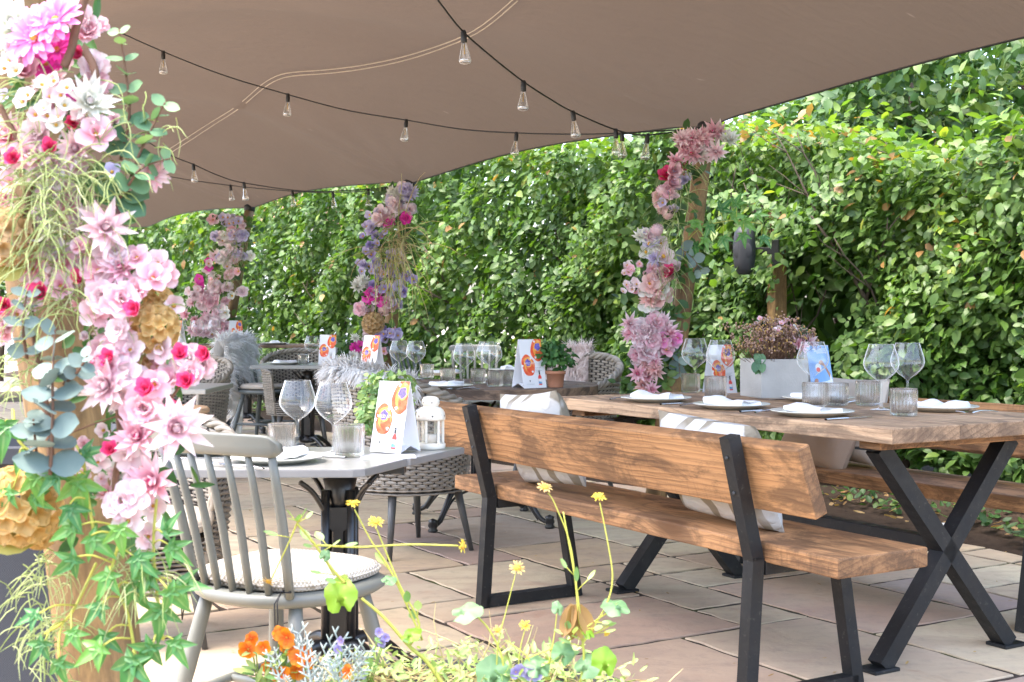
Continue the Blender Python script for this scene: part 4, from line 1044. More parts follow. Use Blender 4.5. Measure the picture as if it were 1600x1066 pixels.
# ------------------------------------------------------------------ spindle chair
def make_chair(name, label, mat, loc, rz, group, scale=1):
    t = thing(name, label, 'chair', loc, rz, group, scale)
    def outline(k, n=40):
        o = []
        for i in range(n):
            a = 2 * PI * i / n; ca, sa = math.cos(a), math.sin(a); e = .62 if sa > 0 else .85
            x = .225 * k * (abs(ca) ** e) * (1 if ca > 0 else -1) * (1 + .05 * sa); y = .212 * k * (abs(sa) ** e) * (1 if sa > 0 else -1); o.append((x, y))
        return o
    st = MB(); A = outline(1); B = outline(.93); C = outline(.80); n = 40
    V = [(x, y, .412) for x, y in B] + [(x, y, .424) for x, y in A] + [(x, y, .440) for x, y in A] + [(x, y, .449) for x, y in B] + [(x, y, .445) for x, y in C]
    F = [(j * n + i, j * n + (i + 1) % n, (j + 1) * n + (i + 1) % n, (j + 1) * n + i) for j in range(4) for i in range(n)]
    F += [tuple(reversed(range(n))), tuple(4 * n + i for i in range(n))]; st.add(V, F); st.build('seat', mat, t)
    legs = {}
    for sx in (-1, 1):
        for sy in (-1, 1):
            lg = MB(); a = Vector((sx * .14, sy * .13, .418)); b = Vector((sx * .215, sy * .215, 0)); legs[sx, sy] = (a, b)
            lg.tube([a, a.lerp(b, .15), a.lerp(b, .45), a.lerp(b, .98), b], [.0165, .019, .0205, .0135, .012], 14); lg.build('leg', mat, t)
    sr = MB()
    for sx in (-1, 1):
        p, q = legs[sx, -1][0].lerp(legs[sx, -1][1], .60), legs[sx, 1][0].lerp(legs[sx, 1][1], .60); sr.tube([p, p.lerp(q, .5), q], [.0095, .012, .0095], 10)
    p = legs[-1, 1][0].lerp(legs[-1, 1][1], .60).lerp(legs[-1, -1][0].lerp(legs[-1, -1][1], .60), .5); q = Vector((-p.x, p.y, p.z)); sr.tube([p, (p + q) / 2, q], [.0095, .012, .0095], 10)
    sr.build('stretcher', mat, t)
    for k in range(7):
        f = (k - 3) / 3; base = Vector((f * .150, -.192 + .030 * f * f, .44)); top = Vector((f * .172, -.285 + .030 * f * f, .795))
        r = .0115 if abs(k - 3) == 3 else .0095
        sp = MB(); mid = base.lerp(top, .5) + Vector((0, .006, 0)); sp.tube([base, base.lerp(mid, .5), mid, mid.lerp(top, .5), top], [r * .95, r * 1.1, r * 1.1, r, r * .85], 12)
        sp.build('spindle', mat, t)
    cr = MB(); NN = 24
    def fn(u, v):
        f = (u - .5) * 2; a = v * 2 * PI; ca, sa = math.cos(a), math.sin(a)
        hh = .027 * (1 - .0 * f * f) * (1 - max(0, abs(f) - .86) ** 2 * 30); th = .0115
        return (f * .200, -.292 + .033 * f * f + th * abs(ca) ** .5 * (1 if ca > 0 else -1) - .008 * sa, .808 + .004 * (1 - f * f) + hh * abs(sa) ** .5 * (1 if sa > 0 else -1))
    cr.grid(lambda u, v: fn(v, u), 20, NN, cu=True)
    for j in (0, NN - 1): cr.f.append(tuple(j * 20 + i for i in range(20))); cr.m.append(0); cr.r.append(.5); cr.sm.append(True)
    cr.build('crest_rail', mat, t)
    return t
def seat_pad(loc, rz, label, mat, w_=.40, d_=.385, th=.03, group=None, scale=1, ties=True):
    t = thing('seat_cushion', label, 'cushion', loc, rz, group, scale); mb = MB(); n = 44
    def out(k):
        o = []
        for i in range(n):
            a = 2 * PI * i / n; ca, sa = math.cos(a), math.sin(a); o.append((k * w_ / 2 * abs(ca) ** .6 * (1 if ca > 0 else -1) * (1 + .05 * sa), k * d_ / 2 * abs(sa) ** .62 * (1 if sa > 0 else -1)))
        return o
    rings = [(.95, 0), (1, .006), (1.0, th * .55), (.975, th * .85), (.90, th * 1.04), (.6, th * 1.14), (.25, th * 1.17)]
    V = [(x, y, z) for k, z in rings for x, y in out(k)]; F = [(j * n + i, j * n + (i + 1) % n, (j + 1) * n + (i + 1) % n, (j + 1) * n + i) for j in range(len(rings) - 1) for i in range(n)]
    F += [tuple(reversed(range(n))), tuple((len(rings) - 1) * n + i for i in range(n))]; mb.add(V, F); mb.build('pad', mat, t)
    pp = MB(); pp.tube([(x, y, th * .5) for x, y in out(1.006)] + [out(1.006)[0] + (th * .5,)], .0035, 6); pp.build('piping', mat, t)
    if ties:
        for sx in (-1, 1):
            ti = MB(); x, y = sx * .148, -.187
            ti.tube([(x * .93, y + .03, .008), (x - .012, y + .004, .008), (x, y - .018, .01), (x + .013, y + .002, .008), (x * .93, y + .03, .006)], .0028, 6)
            ti.tube([(x, y - .018, .009), (x + .002, y - .034, -.01), (x + .006, y - .036, -.05), (x - .002, y - .035, -.085)], .0018, 5)
            ti.tube([(x, y - .018, .009), (x - .006, y - .034, -.015), (x - .002, y - .037, -.055), (x - .001, y - .036, -.085)], .0018, 5)
            o = ti.build('tie_cord', M['black'], t)
            if sx > 0:
                b = MB(); ball(b, .009, (x - .001, y - .036, -.092), 0, 10, .9); b.build('toggle', M['twig'], o)
    return t
CH_P = Vector((-.575, 3.25, 0)); CH_R = R(-30)
c0 = make_chair('spindle_chair', 'grey spindle back chair pulled up to the nearest grey table', M['chair_grey'], CH_P, CH_R, 'spindle back chairs')
seat_pad(CH_P + Vector((0, 0, .449)) + Matrix.Rotation(CH_R, 3, 'Z') @ Vector((0, .012, 0)), CH_R, 'cream woven pad tied to the seat of the nearest spindle chair', M['seatpad'], .405, .385, .032)

# ------------------------------------------------------------------ nearest grey table
GT = .70
gz = lambda px, py: on(px, py, GT)
def pedestal_parts(t, ztop, spread=.30, mat=None, h=.13):
    mat = mat or M['castiron']; c = MB()
    c.lathe([(0, h), (.055, h), (.06, h + .03), (.03, h + .05), (.026, ztop - .12), (.034, ztop - .1), (.05, ztop - .03), (0, ztop - .02)], 16)
    for k in range(4):
        a = k * PI / 2 + PI / 4; c.tube([(.052 * math.cos(a), .052 * math.sin(a), h + .02), (.052 * math.cos(a), .052 * math.sin(a), ztop - .06)], .013, 10)
        c.lathe([(0, 0), (.02, 0), (.022, .01), (.014, .02), (.02, .03), (0, .034)], 10, Matrix.Translation((.052 * math.cos(a), .052 * math.sin(a), h + .01)))
        p = MB(); p.prism([(-.036, 0), (.036, 0), (.036, .12), (.014, .14), (.014, .30), (.036, .32), (.036, .37), (-.036, .37), (-.036, .32), (-.014, .30), (-.014, .14), (-.036, .12)], -.004, .004)
        c.merge(p, Matrix.Rotation(k * PI / 2, 4, 'Z') @ Matrix.Translation((0, .037, h + .06)) @ Matrix.Rotation(R(90), 4, 'X'))
    c.build('pedestal_column', mat, t)
    for k in range(4):
        a = k * PI / 2 + PI / 4; ca, sa = math.cos(a), math.sin(a); l = MB()
        pr = [(.04, h + .03), (.10, h + .035), (spread * .6, h - .01), (spread * .85, .055), (spread, .03)]
        l.tube(path_pts([(r * ca, r * sa, z) for r, z in pr], 5), [.02 - .008 * i / 20 for i in range(21)], 8)
        pr2 = [(.04, h - .02), (.12, h - .02), (spread * .6, h - .055), (spread * .84, .04)]
        l.tube(path_pts([(r * ca, r * sa, z) for r, z in pr2], 5), .007, 6)
        l.lathe([(0, 0), (.024, 0), (.028, .01), (.02, .02), (.027, .032), (.022, .05), (.026, .06), (0, .072)], 12, Matrix.Translation((spread * ca, spread * sa, 0)))
        l.build('pedestal_leg', mat, t)
        u = MB(); u.tube(path_pts([(.03 * ca, .03 * sa, ztop - .16), (.09 * ca, .09 * sa, ztop - .07), (.14 * ca, .14 * sa, ztop - .03)], 4), .008, 6); u.build('top_bracket', mat, t)
def grey_table():
    o = Vector((-.50, 3.72, 0)); t = thing('cafe_table', 'pale grey two board cafe table on a cast iron pedestal, nearest the camera', 'table', o, 0, 'grey cafe tables')
    def tb(poly, z0, z1):
        m = MB(); m.prism([(x - o.x, y - o.y) for x, y in poly], z0, z1, bev=.0025); me = m.build('top_board', [M['slate'], M['slate_edge']], t)
        for p in me.data.polygons:
            if abs(p.normal.z) < .9: p.material_index = 1
    tb([(-1.02, 3.42), (-.425, 3.42), (-.395, 3.435), (-.302, 3.69), (-1.02, 3.69)], GT - .022, GT)
    tb([(-1.02, 3.6925), (-.293, 3.6925), (-.150, 4.025), (-.165, 4.04), (-1.02, 4.04)], GT - .022, GT - .001)
    bt = MB(); bt.box((-.06, 0, GT - .034), (.5, .06, .02)); bt.box((-.06, 0.14, GT - .0345), (.06, .3, .02)); bt.build('batten', M['castiron'], t)
    pedestal_parts(t, GT - .03, .31)
grey_table()
wine(gz(465, 703), 'left one of the pair on the nearest grey table', .95); wine(gz(521, 709), 'right one of the pair on the nearest grey table', .95)
tumb(gz(545, 713), 'on the nearest grey table left of the orange flower card', 1.1); tumb(gz(440, 705), 'behind the crest rail of the nearest spindle chair', 1.0)
setting(gz(432, 722), R(90) + CH_R, 'before the nearest spindle chair', 2, scale=.95)
setting(gz(318, 708), R(-90), 'at the back of the nearest grey table by the flower garland', 1, scale=.95)
card(gz(616, 708) + Vector((0, .03, .0022)), R(-36), 'white card with orange flowers on the nearest grey table')
def leaflet():
    mb = MB(); mb.box((0, 0, .0011), (.16, .105, .0018)); o = mb.build('menu_leaflet', M['paper'], None, Matrix.Translation(gz(606, 714)) @ Matrix.Rotation(R(8), 4, 'Z'))
    tag(o, 'white leaflet lying under the nearest orange flower card', 'leaflet')
leaflet()
def lantern():
    t = thing('candle_lantern', 'chipped white metal lantern on the back corner of the nearest grey table', 'lantern', gz(673, 701), R(12), scale=.96)
    b = MB(); b.lathe([(0, 0), (.046, 0), (.048, .004), (.048, .016), (.044, .019), (0, .019)], 28); b.build('base', M['lantern'], t)
    r = MB(); r.lathe([(.040, .092), (.047, .093), (.048, .100), (.046, .116), (.041, .126), (.031, .134), (.020, .137), (0, .138)], 28); r.build('roof', M['lantern'], t)
    c = MB(); c.lathe([(.024, .136), (.026, .141), (.030, .146), (.029, .156), (.024, .165), (.013, .169), (0, .170)], 24); o = c.build('chimney_cap', M['lantern'], t)
    st = MB()
    for k in range(6):
        a = k * PI / 3 + .5
        for rr, zz, s in ((.0485, .107, .0045), (.0305, .150, .0035)):
            pts = [(s * (1 if i % 2 == 0 else .42) * math.cos(i * PI / 5 + PI / 2), s * (1 if i % 2 == 0 else .42) * math.sin(i * PI / 5 + PI / 2)) for i in range(10)]
            st.add([(0, 0, 0)] + [(x, y, 0) for x, y in pts], [(0, 1 + i, 1 + (i + 1) % 10) for i in range(10)], Matrix.Rotation(a, 4, 'Z') @ Matrix.Translation((rr - .0005, 0, zz)) @ Matrix.Rotation(R(90), 4, 'Y') @ Matrix.Rotation(R(90), 4, 'Z'), smooth=False)
    st.build('star_cutout', M['black'], t)
    for k in range(6):
        a = k * PI / 3; p = MB(); p.box((.040 * math.cos(a), .040 * math.sin(a), .056), (.008, .008, .075), None, .0015); p.build('post', M['lantern'], t)
    gl = MB(); gl.lathe([(.037, .02), (.037, .092)], 6, Matrix.Identity(4), smooth=False); gl.build('glass_pane', M['glass'], t)
    cd = MB(); cd.lathe([(0, .02), (.02, .02), (.02, .045), (.018, .047), (0, .045)], 16); cd.tube([(0, 0, .045), (.001, 0, .053)], .0008, 4); cd.build('candle', M['candle'], t)
    h = MB(); h.tube([(-.034, 0, .140), (-.052, 0, .115), (-.056, 0, .09)], .0012, 5); h.build('handle', M['steel'], t)
lantern()
def pot_plant(loc, label, potmat, potprof, leafmat, blobs, n, size, name='potted_plant', group=None, tmpl=None, scale=1):
    t = thing(name, label, 'plant', loc, 0, group, scale); p = MB(); p.lathe(potprof, 24); p.build('pot', potmat, t)
    pos, fr = leaf_cloud(blobs, n, size)
    link('foliage', np_mesh('foliage', LEAF_V, LEAF_F, pos, fr, nrng.random(len(pos)), leafmat), t)
    s = MB(); z0 = max(q[1] for q in potprof)
    for c, r in blobs: s.tube(path_pts([(0, 0, z0 * .8), (c[0] * .4, c[1] * .4, z0 * .6 + c[2] * .4), c], 3), .0018, 5)
    s.build('stem', M['stem'], t); return t
POT = lambda r, h: [(0, 0), (r * .78, 0), (r * .8, .003), (r * .95, h * .8), (r * 1.06, h * .8), (r * 1.08, h), (r * .95, h), (r * .9, h * .85), (0, h * .84)]
pot_plant(gz(597, 696), 'pot of pale green trailing herb left of the nearest orange card', M['concrete'], POT(.042, .08), M['herb'],
          [((0, 0, .12), (.06, .06, .05)), ((-.04, -.02, .11), (.04, .05, .05)), ((.04, 0, .17), (.05, .05, .045)), ((-.03, .02, .17), (.05, .05, .045)), ((.06, .02, .2), (.04, .04, .035)), ((0, 0, .205), (.05, .04, .03)), ((-.045, -.02, .07), (.03, .04, .04)), ((.07, -.02, .13), (.03, .03, .05))], 95, .026)

# ------------------------------------------------------------------ wicker tub chairs
WK = {}
def wicker_meshes():
    zb = .30; hf = lambda th: .62 + .20 * max(0, math.cos(th / 2.35 * PI / 2)) ** 1.3          # rim height, th = angle from the back
    def rad(th, z):
        k = (z - zb) / .5; return (.270 + .075 * k - .02 * k * k) * (1 + .05 * abs(math.sin(th)))
    def pt(th, z, dr=0):
        r = rad(th, z) + dr; return (r * math.sin(th), -r * math.cos(th) * .98, z)
    TH = 2.25; w_ = MB(); NS = 46; rows = 34
    for j in range(rows):
        pts = []
        for i in range(2 * NS + 1):
            th = -TH + 2 * TH * i / (2 * NS); z = zb + (hf(th) - zb) * (j + .5) / rows
            pts.append(pt(th, z, (.0065 if (i // 2 + j) % 2 else -.0065) if i % 2 == 0 else 0))
        w_.tube(pts, .0072, 5, rnd=rng.random(), flat=.7)
    for i in range(NS):
        th = -TH + 2 * TH * (i + .5) / NS; w_.tube([pt(th, zb + .005), pt(th, (zb + hf(th)) / 2), pt(th, hf(th))], .0045, 4, rnd=.2)
    # closed apron under the seat
    for j in range(7):
        pts = []; n = 64
        for i in range(n + 1):
            th = -PI + 2 * PI * i / n; pts.append(pt(th, zb - .02 + .017 * j, .0075 * (1 if (i + j) % 2 else -1) * (1 if i % 1 == 0 else 0)))
        w_.tube(pts, .0078, 5, rnd=rng.random(), flat=.62)
    WK['weave'] = w_.mesh('weave', M['wicker'])
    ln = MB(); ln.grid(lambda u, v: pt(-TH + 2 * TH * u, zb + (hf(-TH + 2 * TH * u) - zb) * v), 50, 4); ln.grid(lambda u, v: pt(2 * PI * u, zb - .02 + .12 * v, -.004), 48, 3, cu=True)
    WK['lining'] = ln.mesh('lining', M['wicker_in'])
    rm = MB()
    for q in range(3):
        pts = []
        for i in range(121):
            th = -TH + 2 * TH * i / 120; a = i * .55 + q * 2.09; x, y, z = pt(th, hf(th), .012 * math.cos(a)); pts.append((x, y, z + .008 + .012 * math.sin(a)))
        rm.tube(pts, .0115, 6, rnd=rng.random())
    for sg in (-1, 1):
        th = sg * TH
        for q in range(2): rm.tube([Vector(pt(th, z, .008 * math.cos(z * 60 + q * PI))) for z in np.linspace(zb - .02, hf(th) + .01, 16)], .011, 6, rnd=rng.random())
    WK['rim'] = rm.mesh('rim', M['wicker'])
    s = MB(); s.lathe([(0, .40), (.262, .40), (.266, .41), (0, .412)], 40); WK['seat'] = s.mesh('seat', M['wicker_in'])
    l = MB(); l.tube([(0, 0, 0), (0, 0, .32)], [.011, .021], 12); WK['leg'] = l.mesh('leg', M['leg_grey'])
wicker_meshes()
def wicker(loc, rz, label, scale=1):
    t = thing('wicker_armchair', label, 'armchair', loc, rz, 'wicker tub chairs', scale)
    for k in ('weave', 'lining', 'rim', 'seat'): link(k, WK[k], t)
    for sx in (-1, 1):
        for sy in (-1, 1):
            a = Vector((sx * .165, sy * .165, .31)); b = Vector((sx * .22, sy * .215, 0)); link('leg', WK['leg'], t, Matrix.Translation(b) @ (a - b).to_track_quat('Z', 'Y').to_matrix().to_4x4())
    return t
def rz_to(d): return math.atan2(-d[0], d[1])          # local +Y turned to direction d
W1 = Vector((-.515, 6.15, 0)); wicker(W1, rz_to((.8, .6)), 'wicker tub chair with its back to us behind the nearest grey table', 1.06)
W2 = Vector((-1.27, 4.42, 0)); wicker(W2, rz_to((.25, -1)), 'wicker tub chair facing us across the nearest grey table, behind the flowers', .92)
W3 = Vector((.30, 7.75, 0)); wicker(W3, rz_to((-.6, -.8)), 'wicker tub chair at the right side of the round plank table', 1.06)
wicker((-1.85, 11.2, 0), rz_to((.2, -1)), 'wicker tub chair behind the far grey table')
wicker((-2.3, 8.9, 0), rz_to((-.3, -1)), 'wicker tub chair by the left table behind the pink blossoms'); wicker((-2.95, 9.4, 0), rz_to((.6, .8)), 'wicker tub chair farthest left, mostly behind the garland')
seat_pad(W2 + Vector((0, 0, .38)), rz_to((.25, -1)), 'plain pale seat cushion of the wicker chair behind the flowers', M['pad_plain'], 0.44, .43, .05, None, 1, False)

# fur throws
def fur(name, label, mat, surf, n, L, origin, cat='fur throw', dirf=None, seed=1, wd=.0035):
    """surf(u, v) -> (point, normal); strands combed downward"""
    rn = random.Random(seed); t = MB(); o = Vector(origin)
    t.grid(lambda u, v: tuple(Vector(surf(u, v)[0]) - o), 26, 26, rnd=.3, g=lambda u, v: .1)
    for k in range(n):
        u, v = rn.random(), rn.random(); p, nr = surf(u, v); p = Vector(p) - o; nr = Vector(nr).normalized(); l = L * rn.uniform(.6, 1.25)
        cl = noise.noise_vector(Vector((p.x * 18, p.y * 18, p.z * 18)))
        d = (nr * .8 + Vector((0, 0, -.55)) + cl * .9 + Vector((rn.gauss(0, .2), rn.gauss(0, .2), rn.gauss(0, .2)))).normalized(); side = d.cross(nr + Vector((.01, .02, .03))).normalized() * wd * rn.uniform(.7, 1.3)
        d2 = (d + Vector((0, 0, -.7)) + cl * .5).normalized(); p1 = p + d * l * .5; p2 = p1 + d2 * l * .5; r_ = rn.random()
        t.add([p - side, p + side, p1 + side * .7, p1 - side * .7, p2], [(0, 1, 2, 3), (3, 2, 4)], None, 0, [0, 0, .6, .6, 1], r_)
    ob = t.build(name, mat); ob.location = o; tag(ob, label, cat); return ob
def drape_on_tub(W, rz, th0, th1, drop_out, drop_in, sc_=1.0):
    Rm = Matrix.Rotation(rz, 3, 'Z')
    def surf(u, v):
        th = th0 + (th1 - th0) * u; top = (.62 + .20 * max(0, math.cos(th / 2.35 * PI / 2)) ** 1.3 + .03) * sc_
        r0 = .335 * sc_; a = (v - .5) * 2; wob = 1 + .15 * math.sin(u * 9)
        if abs(a) < .25: r = r0 + a / .25 * .03; z = top + .02 * math.cos(a / .25 * PI / 2); nr = Vector((math.sin(th) * a * 2, -math.cos(th) * a * 2, 1))
        elif a > 0: r = r0 + .035; z = top - (a - .25) / .75 * drop_out * wob; nr = Vector((math.sin(th), -math.cos(th), .1))
        else: r = r0 - .035; z = top - (-a - .25) / .75 * drop_in * wob; nr = -Vector((math.sin(th), -math.cos(th), -.1))
        return W + Rm @ Vector((r * math.sin(th), -r * math.cos(th), z)), Rm @ nr
    return surf
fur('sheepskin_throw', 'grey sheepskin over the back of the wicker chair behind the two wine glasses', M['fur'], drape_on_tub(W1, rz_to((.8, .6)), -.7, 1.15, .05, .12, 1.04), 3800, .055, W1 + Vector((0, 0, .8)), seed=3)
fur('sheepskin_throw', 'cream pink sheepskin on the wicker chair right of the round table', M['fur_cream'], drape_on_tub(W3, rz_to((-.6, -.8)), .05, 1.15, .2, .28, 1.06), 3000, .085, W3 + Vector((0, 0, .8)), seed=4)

# far spindle chair with its sheepskin, and two more chairs behind the round table
FC = Vector((-2.20, 11.45, 0)); FR_ = rz_to((.93, -.30))
c1 = make_chair('spindle_chair', 'slate spindle chair under a long grey sheepskin by the far tables', M['chair_dark'], FC, FR_, 'spindle back chairs', 1.08)
seat_pad(FC + Vector((0, 0, .49)), FR_, 'beige pad on the far chair with the sheepskin', M['pad_plain'], .42, .40, .04, None, 1, False)
def chair_drape(u, v):
    Rm = Matrix.Rotation(FR_, 3, 'Z'); x = (u - .5) * .56; a = (v - .5) * 2; top = .93 - .02 * (u - .5) ** 2 * 8
    rag = 1 + .22 * math.sin(u * 7 + 1) + .1 * math.sin(u * 17)
    if abs(a) < .12: y = -.31 - a / .12 * .04; z = top + .02; nr = Vector((0, -a * 4, 1))
    elif a > 0: y = -.36 - .05 * (a - .12); z = top - (a - .12) * .80 * rag; nr = Vector(((u - .5) * .8, -1, .1))
    else: y = -.26; z = top - (-a - .12) * .5; nr = Vector((0, 1, .1))
    return FC + Rm @ Vector((x, y, z)), Rm @ nr
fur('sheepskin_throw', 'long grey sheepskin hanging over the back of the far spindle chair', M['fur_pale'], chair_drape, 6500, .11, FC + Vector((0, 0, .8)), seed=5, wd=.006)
dup(c0, 'spindle chair behind the round table, its pale crest above the middle glasses', (-.29, 10.2, 0), rz_to((.05, -1)), 'spindle back chairs', 1.07)
dup(c1, 'slate spindle chair turned sideways behind the round table, left of the pale one', (-.62, 10.0, 0), rz_to((.85, -.5)), 'spindle back chairs', 1.07)

# ------------------------------------------------------------------ round plank table
RT = .75; RC = Vector((-.17, 7.0, 0)); rzp = lambda px, py: on(px, py, RT)
def round_table():
    t = thing('round_table', 'round weathered plank table on a cast iron pedestal behind the nearest bench', 'table', RC, R(12)); Rr = .64
    nb = 5; w_ = 2 * Rr / nb
    for k in range(nb):
        y0, y1 = -Rr + k * w_ + .0025, -Rr + (k + 1) * w_ - .0025; poly = []
        N = 14
        xr = lambda y: math.sqrt(max(0, Rr * Rr - y * y))
        poly = [(xr(y0 + (y1 - y0) * i / N), y0 + (y1 - y0) * i / N) for i in range(N + 1)] + [(-xr(y1 + (y0 - y1) * i / N), y1 + (y0 - y1) * i / N) for i in range(N + 1)]
        if k == 0: poly = poly[1:-1] if False else poly
        m = MB(); m.prism(poly, RT - .05 - .0015 * (k % 2), RT - .0015 * (k % 2), bev=.003); m.build('top_plank', M['wood_dark'], t)
    for x in (-.32, .32):
        b = MB(); b.box((x, 0, RT - .065), (.09, .95, .026)); b.build('batten', M['wood_dark'], t)
    pedestal_parts(t, RT - .075, .44, h=.2)
    rg = MB(); rg.lathe([(.0, .215), (.14, .215), (.15, .222), (.15, .236), (.14, .243), (0, .243)], 32); rg.build('foot_ring', M['castiron'], t)
round_table()
SZ = Vector((0, 0, .0))
setting(rzp(697, 607), R(-60) + PI, 'nearest us on the round table behind the lantern', 1, scale=1.0)
setting(rzp(795, 581), R(-90), 'on the hedge side of the round table', 2, fork=False); setting(rzp(690, 586), R(180), 'on the left of the round table', 0, fork=False)
wine(rzp(725, 602), 'on the round table, first of three in the middle'); wine(rzp(760, 594), 'on the round table, second of three in the middle'); wine(rzp(768, 599), 'on the round table, third of three, nearest the card')
wine(rzp(624, 590), 'on the left rim of the round table, left one'); wine(rzp(650, 592), 'on the left rim of the round table, right one')
tumb(rzp(699, 599), 'on the round table behind the nearest napkin'); tumb(rzp(747, 600), 'on the round table below the middle glasses'); tumb(rzp(773, 604), 'on the round table below the third glass'); tumb(rzp(667, 591), 'on the round table left of the middle'); tumb(rzp(793, 603), 'on the round table touching the card')
card(rzp(827, 606) + Vector((0, .02, 0)), R(36), 'white card with orange flowers on the right of the round table', scale=1.18)
pot_plant(rzp(868, 605), 'green herb in a terracotta pot on the right rim of the round table', M['terracotta'], POT(.05, .085), M['herb_dark'],
          [((0, 0, .14), (.075, .075, .05)), ((-.05, -.02, .16), (.05, .05, .05)), ((.055, 0, .15), (.05, .05, .05)), ((0, .03, .19), (.06, .06, .04)), ((-.03, 0, .21), (.04, .04, .03))], 70, .035)

# ------------------------------------------------------------------ far tables
def far_table(name, label, c, size, mat, h, ped=True):
    t = thing(name, label, 'table', c, 0); m = MB(); m.box((0, 0, h - .014), (*size, .028), bev=.004); m.build('tabletop', mat, t); pedestal_parts(t, h - .03, .3); return t
FG = .75; far_table('cafe_table', 'far grey cafe table beside the sheepskin chair', (-1.62, 10.15, 0), (.78, .68), M['slate'], FG)['group'] = 'grey cafe tables'
fg = lambda px, py: on(px, py, FG)
card(Vector((-1.45, 10.1, FG)), R(-8), 'white card with orange flowers on the far grey table', scale=1.1)
wine(Vector((-1.56, 9.98, FG)), 'before the card on the far grey table'); tumb(Vector((-1.62, 9.95, FG)), 'left of the card on the far grey table'); tumb(Vector((-1.30, 9.98, FG)), 'right of the card on the far grey table')
setting(Vector((-1.78, 10.02, FG)), R(70), 'on the left of the far grey table', 0, fork=False); setting(Vector((-1.34, 10.32, FG)), R(-90), 'on the right of the far grey table', 1, fork=False)
pot_plant(Vector((-1.28, 10.35, FG)), 'tufty green herb in a small terracotta pot on the far grey table', M['terracotta'], POT(.05, .08), M['herb_dark'], [((0, 0, .13), (.09, .08, .06)), ((-.06, 0, .12), (.06, .06, .05)), ((.06, 0, .13), (.06, .06, .05))], 80, .04)
far_table('plank_table', 'dark plank table farthest back, left of the garland pole', (-2.62, 12.6, 0), (1.35, .8), M['wood_dark'], .86)
FT = .86
for x, y, lb in ((-3.2, 12.35, 'left one of three on the farthest table'), (-3.02, 12.3, 'middle one of three on the farthest table'), (-2.86, 12.3, 'right one of three on the farthest table')): wine(Vector((x, y, FT)), lb, 1.05)
card(Vector((-3.25, 12.45, FT)), R(-35), 'card seen edge on at the left of the farthest table', scale=1.1); card(Vector((-2.70, 12.5, FT)), R(40), 'card with orange flowers behind the farthest wine glasses', scale=1.1)
setting(Vector((-2.30, 12.4, FT)), R(90), 'at the right of the farthest table', 2, fork=False)
card(rzp(580, 580) + Vector((0, .06, 0)), R(-34), 'white card with orange flowers at the left of the round table', scale=1.15)
far_table('cafe_table', 'grey cafe table at the left, mostly hidden by the pink blossoms', (-2.15, 7.35, 0), (.95, .7), M['slate'], .72)['group'] = 'grey cafe tables'
def stool():
    t = thing('round_side_table', 'round wooden topped wicker drum stool behind the pink blossoms', 'stool', (-1.44, 5.25, 0))
    m = MB(); m.lathe([(0, .715), (.185, .715), (.195, .722), (.195, .735), (.185, .742), (0, .742)], 36); m.build('top', M['wood_top'], t)
    b = MB()
    for j in range(22):
        b.tube([((.17 + .004 * (-1) ** (i + j)) * math.cos(i * PI / 24), (.17 + .004 * (-1) ** (i + j)) * math.sin(i * PI / 24), .02 + j * .031) for i in range(49)], .014, 5, rnd=rng.random(), flat=.5)
    b.build('drum', M['wicker'], t)
stool()
# grey planter beside the near pole
def tall_planter():
    t = thing('tall_planter', 'tall square charcoal planter in the bottom left corner behind the garland', 'planter', (-.985, 2.32, 0), R(6)); m = MB()
    def rg(h, z): return [(-h, -h, z), (h, -h, z), (h, h, z), (-h, h, z)]
    V = rg(.20, 0) + rg(.235, .86) + rg(.25, .865) + rg(.25, .89) + rg(.21, .89) + rg(.205, .80); F = [(3, 2, 1, 0), (20, 21, 22, 23)]
    for j in range(5):
        for i in range(4): F.append((j * 4 + i, j * 4 + (i + 1) % 4, (j + 1) * 4 + (i + 1) % 4, (j + 1) * 4 + i))
    m.add(V, F, smooth=False); m.build('planter_body', M['charcoal_cloth'], t)
    s = MB(); s.box((0, 0, .80), (.40, .40, .04)); s.build('soil', M['soil'], t)
tall_planter()

